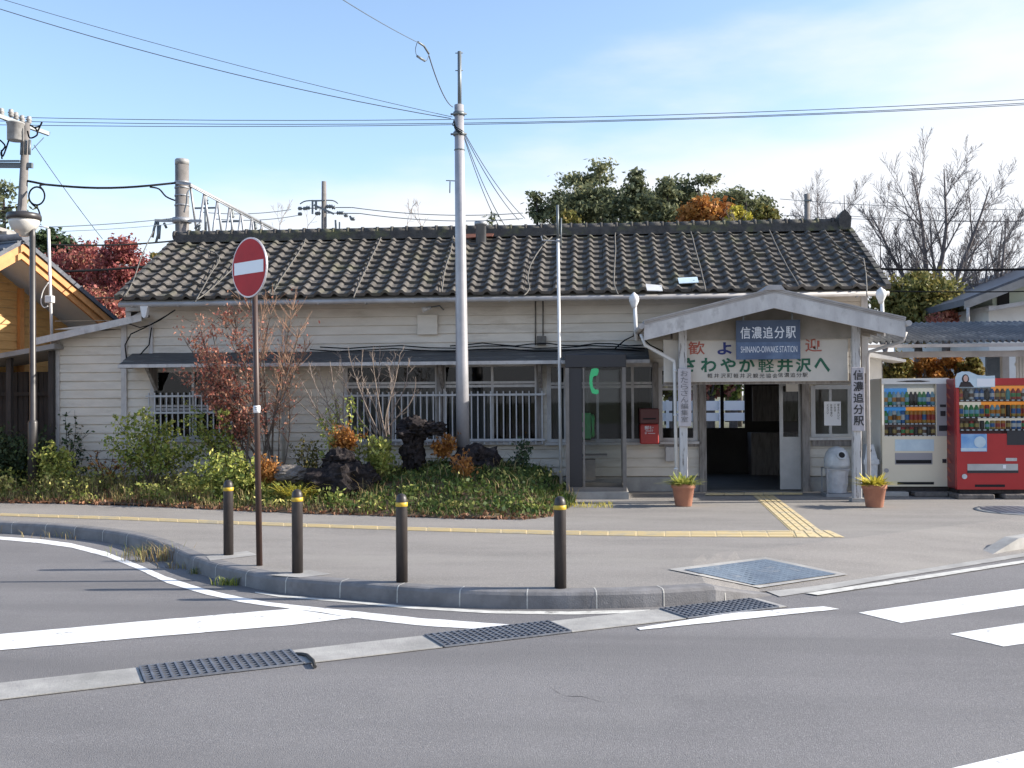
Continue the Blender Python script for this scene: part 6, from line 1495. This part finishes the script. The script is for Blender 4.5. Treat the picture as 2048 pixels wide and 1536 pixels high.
# pale bare shrubs
for (bqx, bqy, tips, lab, sd) in ((772, 872, [(700,700),(725,690),(745,700),(760,690),(790,700),(800,690),(815,715),(830,760),(735,760),(680,730),(712,735),(778,720)], 'bare pale twigged shrub left of the mushroom shaped rock', 3), (700, 885, [(600,740),(620,720),(640,735),(660,705),(680,690),(590,780),(625,790),(655,760),(690,750)], 'bare greyish twigged shrub right of the red leaved shrub', 4)):
    r = random.Random(sd*7); y = 16.7; base = P(bqx, bqy+25, y); base.z = max(base.z, gh(base.x, y)); t = thing('bare_shrub', base, lab, 'shrub', 'garden shrubs'); b = MB()
    for px, py in tips:
        e = P(px, py+18, y+r.uniform(-.3,.3)); s_ = base+Vector((r.uniform(-.08,.08), 0, -.03)); q = smooth_path([s_, s_.lerp(e,.4)+Vector((r.gauss(0,.07),0,.0)), s_.lerp(e,.75)+Vector((r.gauss(0,.05),0,0)), e], 4); n = len(q)
        b.tube(q, [max(.0035, .013*(1-.75*i/n)) for i in range(n)], 5, cap=False)
        for k in range(9):
            i = r.randrange(int(n*.4), n); d = ((q[min(i,n-1)]-q[max(0,i-2)]).normalized()+Vector((r.gauss(0,.5), r.gauss(0,.4), r.gauss(0,.25)))).normalized()*r.uniform(.10,.28)
            b.tube([q[i], q[i]+d*.5+Vector((r.gauss(0,.012),0,.01)), q[i]+d], [.005,.004,.0022], 4, cap=False); b.tube([q[i]+d*.6, q[i]+d*.6+Vector((r.gauss(0,.06), r.gauss(0,.05), .08))], [.003,.0018], 3, cap=False)
    b.build('stems', M['twig'], t)
R_ = random.Random(9)
arcs('green_bush', g_at(300, 16.9), T_([(225,880),(240,850),(262,840),(285,830),(310,838),(335,850),(355,862),(375,890),(395,905),(250,900),(330,900),(290,870),(350,900)], 16.8, R_), 'bark', 'lgreen', 'arching green bush before the left window grille', 31, 95, .042, bend=.35, jitter=.09)
arcs('green_bush', g_at(480, 16.8), T_([(385,820),(400,850),(372,840),(430,815),(445,830),(415,880),(460,860),(395,890),(440,880)], 16.7, R_), 'bark', 'lgreen', 'leaning green sprays just left of the red shrub stems', 32, 80, .040, bend=.2, jitter=.07)
arcs('green_bush', g_at(470, 15.9), T_([(400,935),(430,920),(460,915),(490,925),(520,940),(545,955),(420,960),(500,955),(380,960)], 15.9, R_), 'bark', 'lgreen', 'low leafy bush behind the two left bollards', 33, 120, .045, jitter=.10, start=.1, tb=.05)
arcs('green_bush', g_at(120, 17.2), T_([(80,905),(100,895),(125,905),(140,920),(90,935),(65,930)], 17.2, R_), 'bark', 'lgreen', 'yellow green bush just right of the street lamp', 34, 110, .045, jitter=.12, start=.1, tb=.12)
arcs('dark_bush', g_at(25, 17.6), T_([(-20,880),(5,875),(30,870),(50,885),(60,905),(15,900),(-10,920),(85,870),(95,885)], 17.5, R_), 'barkdark', 'ldark', 'dark bush at the left edge before the dark shed', 35, 120, .05, jitter=.13, start=.1)
arcs('thin_weed', g_at(140, 17.7), T_([(130,830),(150,850),(160,880),(135,870),(120,900),(165,905),(190,930)], 17.7, R_), 'barkdark', 'ldark', 'thin dark weed against the left clapboards', 36, 12, .05, jitter=.05)
arcs('dry_stalks', g_at(215, 17.4), T_([(185,900),(200,920),(225,910),(240,930),(180,930),(260,915),(270,930)], 17.4, R_), 'barkdark', 'lorange', 'dark dry stalks with an orange leaf below the lean to wall', 37, 6, .05, jitter=.05)
arcs('green_bush', g_at(760, 16.3), T_([(745,885),(760,882),(772,895),(735,900),(770,915),(750,920)], 16.3, R_), 'bark', 'lgreen', 'small bright green bush left of the mushroom shaped rock', 38, 110, .04, jitter=.06, start=.2, tb=.2)
arcs('climbing_shrub', g_at(700, 16.6), T_([(640,835),(650,870),(668,860),(670,800),(665,835),(700,800),(725,850),(690,860),(640,900)], 16.5, R_), 'bark', 'lgreen', 'green leaved stems climbing between the bare shrubs', 39, 40, .04, jitter=.05)
for i, (px, py, y, hw_, hh, lab) in enumerate(((690,880,16.3,16,20,'orange leaved shrub behind the largest lava rock'),(893,890,16.5,18,20,'orange leaved shrub at the foot of the utility pole'),(925,948,15.8,12,26,'orange brown fern like plant before the sloping rock'),(535,945,15.9,16,18,'rust orange shrub behind the no entry sign pole'))):
    arcs('orange_shrub', P(px, py+hh, y), T_([(px+R_.uniform(-hw_,hw_), py+R_.uniform(-hh,hh*.6)) for k in range(7)], y, R_, .12), 'twigred', 'lorange', lab, 50+i, 60, .038, r0=.006, jitter=.05, start=.2, group='orange shrubs in the garden')
arcs('dark_sprig', g_at(1035, 16.6), T_([(1048,880),(1060,900),(1030,915),(1045,900),(1025,930)], 16.6, R_), 'barkdark', 'ldark', 'thin dark sprig before the right clapboards', 60, 16, .05, r0=.007, jitter=.04)
arcs('stump_plant', g_at(615, 17.0), T_([(600,880),(612,890),(630,885),(640,900),(590,900)], 17.0, R_), 'barkdark', 'lolive', 'dark stemmed plant at the wall behind the pale rock', 61, 30, .035, r0=.016, jitter=.05)
# yellow strap leaved clump
r = random.Random(71); c = g_at(592, 15.3); t = thing('strap_leaf_plant', c, 'yellow green strap leaved clump behind the second bollard', 'plant'); b = MB()
for i in range(170):
    a = r.uniform(0, 6.28); d = Vector((math.cos(a), math.sin(a)*.7, 0)); ln = r.uniform(.36,.70); p = c+d*r.uniform(0,.1)+Vector((r.gauss(0,.06),0,0)); s_ = Vector((-d.y, d.x, 0)).normalized()*r.uniform(.008,.016); rise = r.uniform(.5,1.0); tt = r.random()
    pts = [p+d*ln*u*(1.15-rise*.6)+Vector((0,0,ln*rise*(u*1.5-u*u*.95))) for u in (0,.35,.7,1)]
    for k in range(3): b.face([pts[k]-s_*(1-k*.25), pts[k]+s_*(1-k*.25), pts[k+1]+s_*(.75-k*.25), pts[k+1]-s_*(.75-k*.25)], 0, tt, True)
b.build('leaves', M['lyellow'], t)
tuftg = MB(); r = random.Random(81)
for i in range(160): p = G(r.uniform(1140,1225), r.uniform(1008,1016)); blade(tuftg, p, r.uniform(.03,.09), .007, r, r.random(), .8)
tag(tuftg.build('weed_tuft', M['lyellow']), 'pale weeds in the pavement before the phone booth', 'weed')
